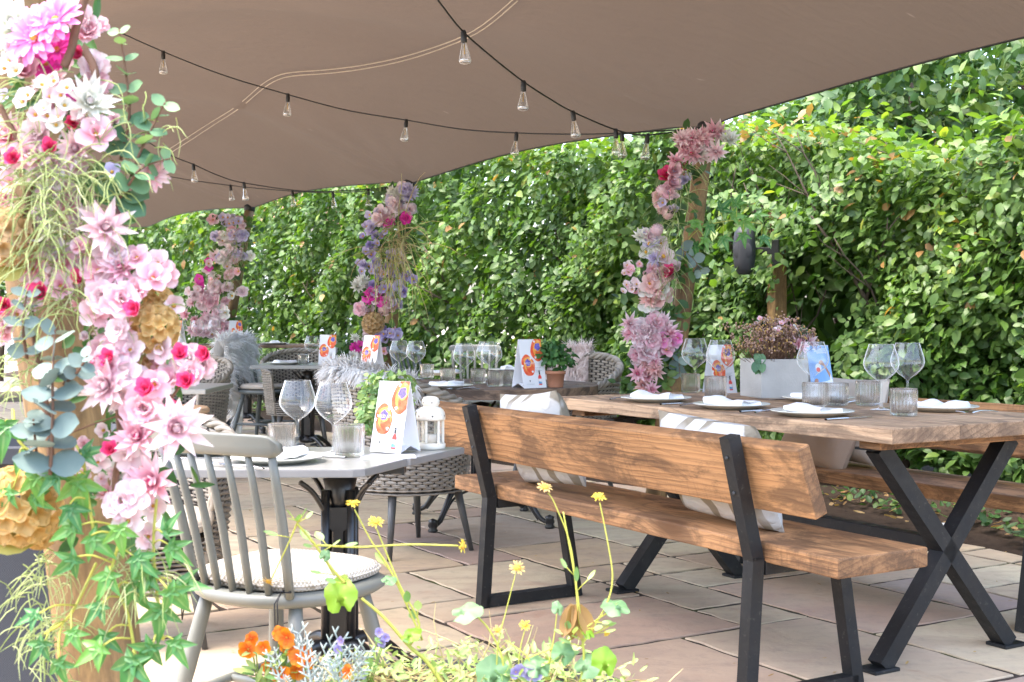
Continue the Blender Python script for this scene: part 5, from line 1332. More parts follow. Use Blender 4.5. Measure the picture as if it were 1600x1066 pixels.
# concrete planter of dried flowers on the timber table
def concrete_planter():
    base = fz(1209, 620); t = thing('concrete_planter', 'square concrete planter of pink and brown dried flowers on the timber table', 'planter', base, R(14)); m = MB(); h = .105
    def rg(k, z): return [(-k, -k, z), (k, -k, z), (k, k, z), (-k, k, z)]
    V = rg(h - .002, 0) + rg(h, .003) + rg(h, .157) + rg(h - .003, .16) + rg(h - .014, .16) + rg(h - .016, .13); F = [(3, 2, 1, 0), (20, 21, 22, 23)]
    for j in range(5):
        for i in range(4): F.append((j * 4 + i, j * 4 + (i + 1) % 4, (j + 1) * 4 + (i + 1) % 4, (j + 1) * 4 + i))
    m.add(V, F, smooth=False); m.build('planter_box', M['concrete'], t)
    rn = random.Random(21); sp = MB()
    for k in range(190):
        a = rn.random() * 6.28; r = rn.uniform(.01, .11); b = Vector((r * math.cos(a), r * math.sin(a), .14)); e = Vector((b.x * 1.6 + rn.gauss(0, .02), b.y * 1.6 + rn.gauss(0, .02), .15 + rn.uniform(.05, .19) * (1 - .25 * r / .1)))
        sp.tube([b, (b + e) / 2 + Vector((rn.gauss(0, .008), rn.gauss(0, .008), 0)), e], [.0012, .001, .0008], 4, mat=0)
        for q in range(7):
            p = e + Vector((rn.gauss(0, .012), rn.gauss(0, .012), rn.gauss(0, .010))); ball(sp, rn.uniform(.003, .0052), p, 1 if rn.random() < .72 else 2, 5)
            sp.tube([e - Vector((0, 0, .02)), p], .0006, 3, mat=0)
    sp.build('dried_sprays', [M['twig'], M['p_brownpink'], M['p_butter']], t)
    for k in range(34):
        a = rn.random() * 6.28; r = rn.uniform(.03, .12); c = rn.choice(['pink', 'white', 'palepink', 'pink'])
        put_flower(t, (r * math.cos(a), r * math.sin(a), .20 + rn.uniform(0, .13)), 'small', c, rn.uniform(.020, .034), (math.cos(a) * .5, -.7, .7), rn)
    put_flower(t, (.07, -.09, .215), 'protea', 'pink', .085, (.2, -.9, .45), rn); put_flower(t, (.125, -.07, .23), 'protea', 'palepink', .09, (.6, -.7, .45), rn); put_flower(t, (.06, 0, .315), 'small', 'pink', .035, (0, -.5, .9), rn); put_flower(t, (.03, -.03, .31), 'small', 'pink', .03, (0, -.5, .9), rn)
    lf = MB()
    for q in range(9):
        d = Vector((rn.uniform(-.5, .2), rn.uniform(-.6, .1), -1)).normalized(); nr = Vector((-.3 + rn.uniform(-.4, .4), -1, .2)); X = d.cross(nr).normalized(); B = Matrix((X, d, X.cross(d))).transposed().to_4x4(); B.translation = (-.115 + rn.gauss(0, .008), -.09 + rn.gauss(0, .008), .165 - rn.uniform(-.03, .03)); rleaf(lf, B, .05, .035, rn.random())
    for q in range(5):
        d = Vector((rn.uniform(.2, 1), rn.uniform(-.6, .3), rn.uniform(.2, .8))).normalized(); nr = Vector((.1, -1, .3)); X = d.cross(nr).normalized(); B = Matrix((X, d, X.cross(d))).transposed().to_4x4(); B.translation = (.10, -.03, .25); rleaf(lf, B, .05, .04, rn.random())
    lf.build('succulent_leaves', M['euc_green'], t)
concrete_planter()

# ------------------------------------------------------------------ string lights
BU = {}
def bulb_meshes():
    s = MB(); s.lathe([(0, .0), (.010, .0), (.0115, -.004), (.0115, -.012), (.0135, -.016), (.0135, -.044), (.0115, -.048), (0, -.048)], 14); s.tube([(-.012, 0, -.006), (-.006, 0, .006), (.006, 0, .006), (.012, 0, -.006)], .003, 6)
    BU['s'] = s.mesh('bulb_socket', M['black'])
    gmb = MB(); gmb.lathe([(.0105, -.048), (.012, -.058), (.016, -.078), (.023, -.108), (.0262, -.124), (.0265, -.130), (.024, -.137), (.014, -.141), (0, -.142)], 20); BU['g'] = gmb.mesh('bulb_glass', M['bulb_glass'])
    f = MB(); f.tube([(0, 0, -.055), (0, 0, -.098)], .0022, 6); BU['f'] = f.mesh('filament', M['f_centre'])
bulb_meshes()
def string_lights(label, pts, bulbs):
    W_ = [P(*p) for p in pts]; o = W_[0]; t = thing('string_lights', label, 'string lights', o, 0, 'festoon strings under the tent'); full = path_pts([p - o for p in W_], 8)
    c = MB(); c.tube(full, .0042, 6); c.build('cable', M['black'], t)
    for i in bulbs:
        p = W_[i] - o; Mx = Matrix.Translation(p) @ Matrix.Rotation(rng.uniform(-.12, .12), 4, 'X') @ Matrix.Rotation(rng.uniform(-.12, .12), 4, 'Y')
        s = link('bulb_socket', BU['s'], t, Mx); link('bulb_glass', BU['g'], s); link('filament', BU['f'], s)
string_lights('string of clear bulbs swooping from above us down to the garland pole', [(655, -40, 5.0), (690, 8, 5.25), (724, 50, 5.6), (772, 92, 5.95), (818, 128, 6.3), (858, 154, 6.6), (895, 175, 6.9), (962, 203, 7.2), (1012, 211, 7.25), (1098, 199, 7.28)], [2, 4, 6, 7, 8])
string_lights('long string of clear bulbs crossing the tent from the near garland to the far pole', [(100, 8, 8.0), (160, 38, 8.1), (255, 81, 8.2), (350, 118, 8.3), (450, 148, 8.4), (540, 172, 8.45), (635, 188, 8.4), (720, 202, 8.2), (807, 208, 8.0), (900, 210, 7.7), (972, 208, 7.4), (1098, 201, 7.3)], [2, 4, 6, 8, 10])
string_lights('string of small bulbs low under the far side of the tent', [(215, 212, 9.8), (265, 242, 9.9), (302, 257, 10.0), (340, 274, 10.1), (381, 286, 10.2), (480, 299, 10.25), (575, 296, 10.25), (602, 293, 10.3), (636, 289, 10.33)], [2, 4, 6, 7])
string_lights('farthest string of bulbs under the tent, above the sheepskin chair', [(205, 262, 11.8), (270, 277, 11.8), (360, 290, 11.8), (457, 299, 11.6), (520, 301, 11.2), (580, 298, 10.8), (634, 291, 10.4)], [2, 3, 4])

# ------------------------------------------------------------------ flower garland on the nearest pole
def near_garland():
    o = Vector((-.69, 1.86, .0)); rn = random.Random(77)
    t = thing('flower_garland', 'big pink flower garland with ivy and eucalyptus tied down the nearest pole', 'garland', o, 0, 'flower garlands on the poles')
    def W(px, py, d=0.): return P(px, py, 1.84 - d)
    def fl(px, py, kind, colr, d, dep=0., face=None):
        size = d / FP * 1.8
        f = face or (rn.uniform(-.35, .45), -1, rn.uniform(-.05, .55))
        put_flower(t, W(px, py, dep) - o, kind, colr, size, f, rn)
    L = [(28, 45, 'protea', 'white', 120, .02), (5, 85, 'protea', 'white', 70, 0), (88, 33, 'gerbera', 'mauve', 84, .06), (55, 60, 'gerbera', 'mauve', 88, .06), (90, 78, 'gerbera', 'magenta', 62, .03), (72, 100, 'gerbera', 'magenta', 60, .0), (110, 145, 'gerbera', 'magenta', 34, .03),
         (128, 30, 'blossom', 'palepink', 58, .02), (140, 52, 'blossom', 'pink', 58, .02), (112, 6, 'blossom', 'palepink', 54, 0), (145, 105, 'blossom', 'palepink', 62, .02), (152, 132, 'blossom', 'pink', 58, .02), (125, 88, 'bud', 'hotpink', 26, .03),
         (30, 86, 'bud', 'pink', 46, .03), (36, 118, 'bud', 'pink', 50, .03), (140, 160, 'protea', 'white', 84, .05), (150, 212, 'open', 'pink', 74, .06), (132, 190, 'bud', 'palepink', 34, .05), (178, 190, 'bud', 'pink', 24, .04),
         (12, 215, 'protea', 'pink', 76, .02), (58, 212, 'blossom', 'palepink', 66, .04), (50, 245, 'blossom', 'pink', 80, .05), (120, 232, 'protea', 'palepink', 66, .04), (118, 258, 'blossom', 'palepink', 60, .02), (2, 245, 'blossom', 'pink', 56, .0), (78, 234, 'bud', 'hotpink', 30, .06), (22, 250, 'bud', 'hotpink', 30, .07), (116, 195, 'bud', 'hotpink', 28, .03),
         (240, 272, 'gerbera', 'pink', 52, .03), (175, 270, 'small', 'lilac', 30, .06), (8, 150, 'small', 'lilac', 26, .02), (15, 372, 'hydrangea', 'tan', 98, .05), (105, 300, 'blossom', 'palepink', 52, .0), (108, 330, 'blossom', 'pink', 44, -.02),
         (190, 332, 'blossom', 'pink', 52, .02), (165, 356, 'protea', 'palepink', 90, .06), (150, 366, 'bud', 'hotpink', 28, .05), (140, 395, 'open', 'pink', 66, .03), (172, 395, 'open', 'palepink', 62, .05), (120, 430, 'blossom', 'pink', 58, .03), (155, 425, 'open', 'pink', 72, .05), (188, 418, 'protea', 'pink', 66, .05),
         (215, 404, 'open', 'pink', 56, .05), (248, 412, 'open', 'palepink', 56, .04), (238, 436, 'open', 'pink', 64, .06), (262, 430, 'open', 'pink', 44, .04), (190, 470, 'blossom', 'pink', 74, .08), (160, 465, 'blossom', 'palepink', 64, .07), (215, 456, 'blossom', 'pink', 60, .06), (150, 488, 'open', 'pink', 58, .06), (175, 440, 'blossom', 'palepink', 60, .05),
         (66, 460, 'bud', 'hotpink', 36, .06), (55, 456, 'open', 'pink', 40, .04), (124, 440, 'bud', 'hotpink', 30, .05), (216, 484, 'bud', 'hotpink', 32, .09), (10, 478, 'bud', 'hotpink', 34, .05), (6, 502, 'blossom', 'pink', 64, .04), (28, 492, 'open', 'palepink', 52, .05), (8, 520, 'open', 'pink', 44, .03),
         (238, 512, 'hydrangea', 'butter', 84, .04), (248, 470, 'hydrangea', 'butter', 50, .0), (186, 518, 'protea', 'pink', 62, .06), (160, 548, 'blossom', 'pink', 54, .03), (184, 556, 'open', 'pink', 62, .07), (205, 548, 'open', 'palepink', 58, .07), (150, 573, 'bud', 'hotpink', 30, .08), (175, 562, 'bud', 'hotpink', 30, .09), (228, 580, 'hydrangea', 'tan', 52, .02),
         (196, 584, 'open', 'palepink', 66, .08), (214, 600, 'blossom', 'palepink', 62, .07), (168, 604, 'protea', 'palepink', 88, .09), (190, 620, 'protea', 'palepink', 60, .06), (295, 560, 'blossom', 'palepink', 62, .05), (318, 572, 'blossom', 'palepink', 62, .05), (300, 585, 'blossom', 'pink', 56, .06), (282, 556, 'bud', 'hotpink', 30, .08), (325, 552, 'bud', 'hotpink', 30, .06), (294, 598, 'bud', 'hotpink', 34, .1), (262, 592, 'blossom', 'pink', 48, .05), (255, 545, 'open', 'palepink', 58, .05),
         (225, 638, 'blossom', 'pink', 82, .09), (232, 612, 'bud', 'hotpink', 36, .11), (216, 685, 'protea', 'pink', 80, .09), (275, 668, 'protea', 'palepink', 104, .11), (268, 640, 'bud', 'hotpink', 30, .08), (174, 706, 'bud', 'hotpink', 28, .1), (200, 712, 'open', 'palepink', 58, .07), (220, 730, 'open', 'pink', 50, .06), (242, 752, 'protea', 'pink', 88, .09), (206, 778, 'open', 'palepink', 66, .11), (201, 814, 'open', 'palepink', 60, .11), (240, 790, 'open', 'palepink', 56, .05), (232, 838, 'open', 'palepink', 44, .04),
         (28, 792, 'hydrangea', 'butter', 130, .06), (60, 830, 'hydrangea', 'butter', 60, .02)]
    for k in range(34): L.append((rn.uniform(5, 135), rn.uniform(250, 470), rn.choice(['open', 'blossom', 'small', 'protea']), rn.choice(['pink', 'palepink', 'white']), rn.uniform(28, 52), rn.uniform(.0, .05)))
    for q in ((14, 96), (26, 112), (66, 134), (86, 128), (96, 150), (105, 138), (44, 150), (56, 180), (74, 182), (92, 184), (101, 166), (8, 108), (36, 160), (70, 172), (78, 152), (88, 196)): L.append((*q, 'small', 'white' if rn.random() < .4 else 'palepink', 30, .08))
    for k in range(64):
        y = rn.uniform(20, 800); x = 55 + y * .14 + rn.gauss(0, 40) + (50 if 380 < y < 760 else 0); c_ = rn.random()
        L.append((x, y, rn.choice(['open', 'blossom', 'small', 'protea']), rn.choice(['pink', 'palepink', 'palepink', 'white']), rn.uniform(24, 42), rn.uniform(-.03, .02)))
    for a in list(L):
        if a[2] in ('open', 'blossom') and a[1] > 370 and rn.random() < .62: L.append((a[0] + rn.gauss(0, 17), a[1] + rn.gauss(0, 17), 'blossom' if a[2] == 'open' else 'open', a[3] if rn.random() < .5 else 'palepink', a[4] * .72, a[5] + rn.uniform(-.02, .02)))
    L = [(a[0], a[1], a[2], a[3], a[4] * (.86 if a[2] in ('open', 'blossom') and a[4] > 50 else 1), a[5]) for a in L]
    for a in L: fl(*a)
    # foliage
    sg = Vector((.25, -1, .15)).normalized()
    eucalyptus(t, [W(86, 515, .09), W(82, 580, .12), W(82, 650, .13), W(78, 742, .13)][::-1], M['euc_blue'], .046, .026, 10, rn, o)
    eucalyptus(t, [W(60, 742, .10), W(55, 690, .12), W(52, 655, .13)], M['euc_blue'], .036, .024, 4, rn, o)
    eucalyptus(t, [W(100, 600, .1), W(122, 580, .13), W(136, 556, .14)], M['euc_blue'], .026, .016, 4, rn, o)
    eucalyptus(t, [W(42, 560, .06), W(36, 510, .08), W(42, 455, .08)], M['euc_blue'], .028, .018, 5, rn, o)
    eucalyptus(t, [W(188, 250, .03), W(202, 180, .03), W(196, 110, .03), W(186, 46, .03)], M['euc_green'], .036, .015, 9, rn, o)
    eucalyptus(t, [W(192, 320, .03), W(212, 255, .04), W(235, 205, .04), W(258, 160, .04)], M['euc_green'], .044, .018, 7, rn, o)
    eucalyptus(t, [W(180, 320, .03), W(200, 290, .06), W(222, 262, .06), W(264, 248, .05)], M['euc_green'], .042, .014, 5, rn, o)
    spots = [W(rn.uniform(30, 110), rn.uniform(240, 330), .05) for _ in range(16)] + [W(rn.uniform(60, 125), rn.uniform(330, 470), .05) for _ in range(16)] + [W(rn.uniform(20, 90), rn.uniform(130, 200), .03) for _ in range(6)]
    strands(t, o, spots, 330, M['fern'], rn, (.05, .12), .0008)
    strands(t, o, [W(rn.uniform(150, 180), rn.uniform(250, 300), .05) for _ in range(6)], 50, M['fern'], rn, (.03, .08), .0008)
    strands(t, o, [W(rn.uniform(195, 230), rn.uniform(155, 190), .03) for _ in range(4)], 24, M['fern'], rn, (.03, .07), .0008)
    strands(t, o, [W(rn.uniform(20, 60), rn.uniform(540, 600), .05) for _ in range(6)], 40, M['fern'], rn, (.03, .08), .0008, spread=1)
    strands(t, o, [W(rn.uniform(205, 250), rn.uniform(470, 520), .04) for _ in range(5)], 34, M['fern'], rn, (.03, .08), .0008, spread=1)
    strands(t, o, [W(rn.uniform(62, 82), rn.uniform(850, 1040), -.03) for _ in range(12)], 130, M['fern'], rn, (.03, .09), .0008)
    strands(t, o, [W(rn.uniform(210, 222), rn.uniform(830, 900), .08) for _ in range(5)], 50, M['fern'], rn, (.05, .11), .0008, curl=.5)
    # narrow grassy leaves filling between the flowers
    gl = MB()
    for k in range(320):
        y = rn.uniform(20, 860); x = 60 + y * .13 + rn.gauss(0, 38) + (60 if 380 < y < 760 else 0); d = Vector((rn.gauss(.1, .7), rn.gauss(-.2, .3), rn.gauss(.1, .7))).normalized(); nr = Vector((rn.gauss(0, .3), -1, .3)); X = d.cross(nr).normalized()
        B = Matrix((X, d, X.cross(d))).transposed().to_4x4(); B.translation = W(x, y, rn.uniform(-.06, .0)) - o; rleaf(gl, B, rn.uniform(.022, .042), rn.uniform(.008, .018), rn.random())
    gl.build('filler_leaves', M['herb_dark'], t)
    for stem, lv in (([W(190, 790, .07), W(185, 850, .1), W(175, 900, .1), W(200, 960, .1), W(215, 1050, .1)], [(140, 838, 72, .9), (120, 822, 66, -1.1), (185, 822, 60, .2), (148, 905, 0, 0), (175, 895, 76, -.5), (205, 912, 66, .6), (160, 945, 62, -.7), (190, 965, 66, .4), (168, 990, 74, -.2), (212, 1025, 78, -.3), (160, 1010, 58, -1), (120, 870, 58, -.9), (150, 868, 60, .1), (210, 870, 56, .9)]),
                     ([W(115, 690, .08), (W(130, 720, .1)), W(138, 780, .1), W(150, 850, .1)], [(120, 745, 76, .2), (128, 712, 66, 1.9), (92, 742, 60, -.8), (98, 815, 60, -.4), (108, 790, 56, .5)]),
                     ([W(20, 640, .07), W(30, 690, .1), W(70, 720, .1)], [(8, 660, 70, 0), (30, 712, 66, .7), (10, 715, 60, -.5), (55, 740, 66, .2), (50, 775, 60, 1), (20, 765, 54, -.6)]),
                     ([W(245, 780, .06), W(240, 850, .08), W(245, 920, .08), W(255, 1000, .08)], [(265, 852, 68, .9), (258, 835, 56, 2.6), (262, 920, 74, .7), (250, 945, 66, .0), (272, 1000, 72, .5), (278, 915, 60, 1.6), (236, 895, 60, -.4), (222, 880, 62, .2), (240, 1005, 60, -.6), (265, 790, 54, 1.4)]),
                     ([W(150, 880, .06), W(110, 960, .05), W(70, 990, .04)], [(88, 962, 64, -.9), (70, 1002, 66, -.6), (92, 1030, 62, .3), (60, 960, 56, -1.2), (112, 985, 58, .5)])):
        ivy(t, [(W(x, y, .10 + rn.uniform(0, .03)), L_ / FP * 1.55 * rn.uniform(.7, 1.0), a) for x, y, L_, a in lv if L_ and rn.random() < .76], stem, rn, o)
    for pth, r in (([(135, -12), (118, 45), (112, 75), (100, 105)], .006), ([(100, 130), (145, 128), (146, 105), (133, 80)], .006), ([(0, 165), (12, 190), (35, 230)], .004), ([(185, 640), (188, 700), (180, 760), (200, 800)], .005), ([(46, 480), (60, 560), (75, 660), (80, 720)], .005), ([(48, 290), (40, 330), (30, 350)], .004), ([(90, 685), (140, 665), (190, 648)], .0012), ([(290, 590), (275, 612), (255, 640)], .002)):
        tw = MB(); tw.tube(path_pts([W(x, y, .05) - o for x, y in pth], 6), r, 7); tw.build('twig', M['twig'], t)
    for (x, y, ang, L_) in ((70, 815, -1.2, 100), (10, 425, -1.2, 60), (40, 415, -.9, 44)):
        d = Vector((math.sin(ang), -.15, -math.cos(ang) * .6)).normalized(); nr = Vector((0, -1, .35)); X = d.cross(nr).normalized(); B = Matrix((X, d, X.cross(d))).transposed().to_4x4(); B.translation = W(x, y, .05) - o; bl = MB(); rleaf(bl, B, L_ / FP * 1.8, L_ / FP * 1.5, .5); bl.build('broad_leaf', M['olive_leaf'], t)
near_garland()

def far_garland(label, pts, Y, spec, seed, sc_=1.0):
    """pts: pixel axis of the garland top to bottom; spec: list of (fraction, side px, kind, colour, px size)"""
    rn = random.Random(seed); o = P(*pts[0], Y); t = thing('flower_garland', label, 'garland', o, 0, 'flower garlands on the poles'); ax = path_pts([P(*p, Y) for p in pts], 10)
    def at(f, dx=0, dep=.06):
        k = f * (len(ax) - 1); i = min(len(ax) - 2, int(k)); p = ax[i].lerp(ax[i + 1], k - i); return p + Vector((dx / FP * Y, -dep, 0)) - o
    n = 0
    for f, dx, kind, colr, s in spec:
        if n >= 160: break
        put_flower(t, at(f, dx, rn.uniform(.04, .11)), kind, colr, s * .94 / FP * Y, (rn.uniform(-.7, .5), -1, rn.uniform(-.1, .6)), rn); n += 1
    w0 = 22 * sc_
    pos = [];
    for k in range(380): pos.append(at(rn.random(), rn.gauss(-2, w0 * 1.15), rn.uniform(-.03, .07)))
    pos = np.array([tuple(p) for p in pos]); Nn = norm(np.array([0, -1, .4]) + .6 * nrng.normal(size=pos.shape)); A = nrng.normal(size=pos.shape); A -= Nn * np.sum(A * Nn, 1)[:, None]
    link('filler_leaves', np_mesh('filler_leaves', LEAF_V, LEAF_F, pos, frames(A, Nn, nrng.uniform(.05, .09, len(pos))), nrng.random(len(pos)), M['shrub']), t)
    strands(t, o, [at(.12 + .02 * q, rn.gauss(8, 6)) + o for q in range(22)], 110, M['fern'], rn, (.1, .3), .0016, spread=.3)
    return t, at, o, rn
def mixspec(rows, seed):
    rn = random.Random(seed); out = []; rows = rows + [(0.02, .98, 24, 2, 12, ['small', 'open', 'blossom'], ['palepink', 'white', 'pink'], 13, 22)]
    for f0, f1, n, dx, sp, kinds, cols, s0, s1 in rows:
        for k in range(n if n < 2 else int(n * 1.9)): out.append((rn.uniform(f0, f1), dx + rn.gauss(0, sp), rn.choice(kinds), rn.choice(cols), rn.uniform(s0, s1)))
    return out
sp_a = mixspec([(0, .10, 9, 10, 24, ['protea'], ['palepink', 'white', 'pink'], 34, 44), (.10, .2, 3, -8, 8, ['protea', 'bud'], ['palepink', 'pink', 'hotpink'], 26, 34), (.13, .3, 10, -6, 9, ['small', 'bud'], ['lilac', 'palepink'], 16, 22),
                (.17, .38, 6, -12, 6, ['thistle', 'blossom'], ['peach', 'pink'], 24, 28), (.36, .46, 7, -24, 12, ['protea', 'small', 'bud'], ['white', 'lilac', 'palepink'], 26, 38), (.45, .54, 8, -2, 12, ['blossom', 'bud'], ['pink', 'palepink', 'peach', 'hotpink'], 24, 32),
                (.46, .60, 10, -46, 10, ['small'], ['palepink', 'pink'], 13, 18), (.54, .64, 7, -8, 10, ['protea', 'open'], ['white', 'peach'], 30, 36), (.70, .86, 15, -18, 13, ['protea', 'blossom'], ['pink', 'palepink'], 30, 44), (.76, .84, 5, 16, 8, ['open'], ['pink', 'mauve'], 22, 28), (.84, .99, 9, -10, 8, ['protea'], ['pink', 'peach'], 28, 36)], 1)
t, at, o, rn = far_garland('pink and white flower garland on the pole behind the timber table', [(1092, 206), (1062, 270), (1042, 330), (1036, 400), (1030, 450), (1030, 510), (1022, 560), (1018, 610)], 7.12, sp_a, 31)
eucalyptus(t, [at(.40, 20) + o, at(.44, 45) + o, at(.50, 60) + o], M['euc_blue'], .07, .05, 5, rn, o); eucalyptus(t, [at(.8, 12) + o, at(.86, 35) + o, at(.92, 40) + o], M['euc_blue'], .07, .05, 5, rn, o)
ivy(t, [(P(x, y, 7.1), L_ / FP * 7.1, a) for x, y, L_, a in ((1125, 330, 26, 2.4), (1142, 338, 24, 1.6), (1160, 345, 26, .9), (1150, 322, 22, 2.8), (1110, 350, 24, -.4), (1130, 370, 24, .3), (1090, 345, 26, -.6), (1085, 380, 26, .2), (1180, 338, 22, 1.7), (1100, 372, 22, .3), (1160, 365, 22, .2), (1075, 400, 26, .2), (1190, 370, 22, .7))], [P(1060, 400, 7.1), P(1090, 360, 7.1), P(1140, 345, 7.1), P(1190, 350, 7.1)], rn, o)
sp_b = mixspec([(0, .1, 7, 0, 10, ['blossom', 'protea'], ['palepink', 'lilac', 'white'], 20, 28), (.1, .2, 6, -6, 14, ['blossom', 'open'], ['palepink', 'palepink', 'magenta', 'pink'], 22, 28), (.15, .5, 20, -22, 10, ['small', 'bud'], ['lilac', 'violet'], 14, 19), (.3, .62, 16, 14, 12, ['small', 'open'], ['lilac', 'palepink', 'violet'], 15, 24),
                (.45, .52, 3, -38, 5, ['protea'], ['white'], 24, 28), (.52, .62, 7, -8, 10, ['gerbera', 'open'], ['magenta', 'palepink'], 20, 26), (.58, .66, 4, 6, 14, ['blossom', 'thistle'], ['pink', 'peach'], 22, 28), (.72, .76, 1, -4, 1, ['hydrangea'], ['tan'], 38, 40), (.76, .84, 9, 26, 14, ['small'], ['lilac', 'violet'], 16, 20), (.80, .98, 8, -20, 14, ['gerbera', 'protea', 'open'], ['magenta', 'palepink', 'white'], 18, 24)], 2)
t, at, o, rn = far_garland('lilac and magenta flower garland on the pole behind the round table', [(630, 292), (618, 340), (606, 400), (602, 450), (590, 490), (588, 530), (585, 560)], 10.1, sp_b, 32)
strands(t, o, [at(rn.uniform(.22, .4), rn.uniform(-4, 24)) + o for _ in range(10)], 90, M['straw'], rn, (.3, .7), .003, 'pampas_strands', spread=.2, curl=.6)
sp_c = mixspec([(0, .1, 5, 0, 8, ['small'], ['lilac'], 14, 18), (.1, .4, 16, 0, 13, ['blossom', 'open'], ['palepink', 'lilac', 'palepink', 'white'], 16, 23), (.4, .65, 6, -30, 8, ['open', 'small'], ['magenta', 'palepink'], 14, 18), (.55, 1, 20, -14, 16, ['blossom', 'protea'], ['pink', 'palepink'], 18, 26)], 3)
far_garland('small pale flower garland on the farthest pole', [(362, 340), (366, 380), (352, 430), (340, 480), (345, 525)], 13.05, sp_c, 33, .8)

# ------------------------------------------------------------------ flower trough in front of us
PC = Vector((-.06, 2.06, 0)); PZ = .475
def trough():
    t = thing('flower_trough', 'round dark stone flower tub at the bottom of the picture', 'planter', PC); m = MB()
    m.lathe([(0, 0), (.19, 0), (.2, .01), (.275, PZ - .05), (.30, PZ - .045), (.305, PZ - .01), (.30, PZ), (.275, PZ), (.27, PZ - .01), (.265, PZ - .05), (0, PZ - .05)], 48); m.build('tub', M['darkpot'], t)
    s = MB(); s.lathe([(0, PZ - .03), (.27, PZ - .035)], 32); s.build('soil', M['soil'], t)
trough()
def stem_leaf(mb, p, d, L, W_, rnd, mat=0, nr=None):
    d = Vector(d).normalized(); nr = nr or Vector((0, -.6, 1)); X = d.cross(nr).normalized(); B = Matrix((X, d, X.cross(d))).transposed().to_4x4(); B.translation = p; rleaf(mb, B, L, W_, rnd, mat)
def round_leaf(mb, c, r, nr, rnd, mat=0, roll=0):
    """broad toothed leaf seen as a disc with a notch"""
    nr = Vector(nr).normalized(); q = nr.to_track_quat('Z', 'Y').to_matrix().to_4x4(); q.translation = c; q = q @ Matrix.Rotation(roll, 4, 'Z'); n = 34; rings = 4
    V = [(0, -.55 * r, 0)]; G = [0]
    for j in range(1, rings + 1):
        for i in range(n):
            a = -PI / 2 + 2 * PI * (i + .5) / n; k = j / rings; rr = r * k * (1 + (.07 * math.sin(i * PI * .5 * 2.0 + .3) + .05 * math.cos(5 * a)) * k); notch = 1 - .55 * math.exp(-((a + PI / 2) / .22) ** 2) - .55 * math.exp(-((a - 1.5 * PI) / .22) ** 2)
            x, y = rr * math.cos(a) * .9, rr * math.sin(a) * notch; V.append((x, y - (1 - k) * .55 * r * 0, .10 * r * math.sin(a * 5) * k * k - .22 * r * k * k)); G.append(k)
    F = [(0, 1 + i, 1 + (i + 1) % n) for i in range(n)]
    for j in range(rings - 1):
        for i in range(n): F.append((1 + j * n + i, 1 + (j + 1) * n + i, 1 + (j + 1) * n + (i + 1) % n, 1 + j * n + (i + 1) % n))
    mb.add(V, F, q, mat, G, rnd)
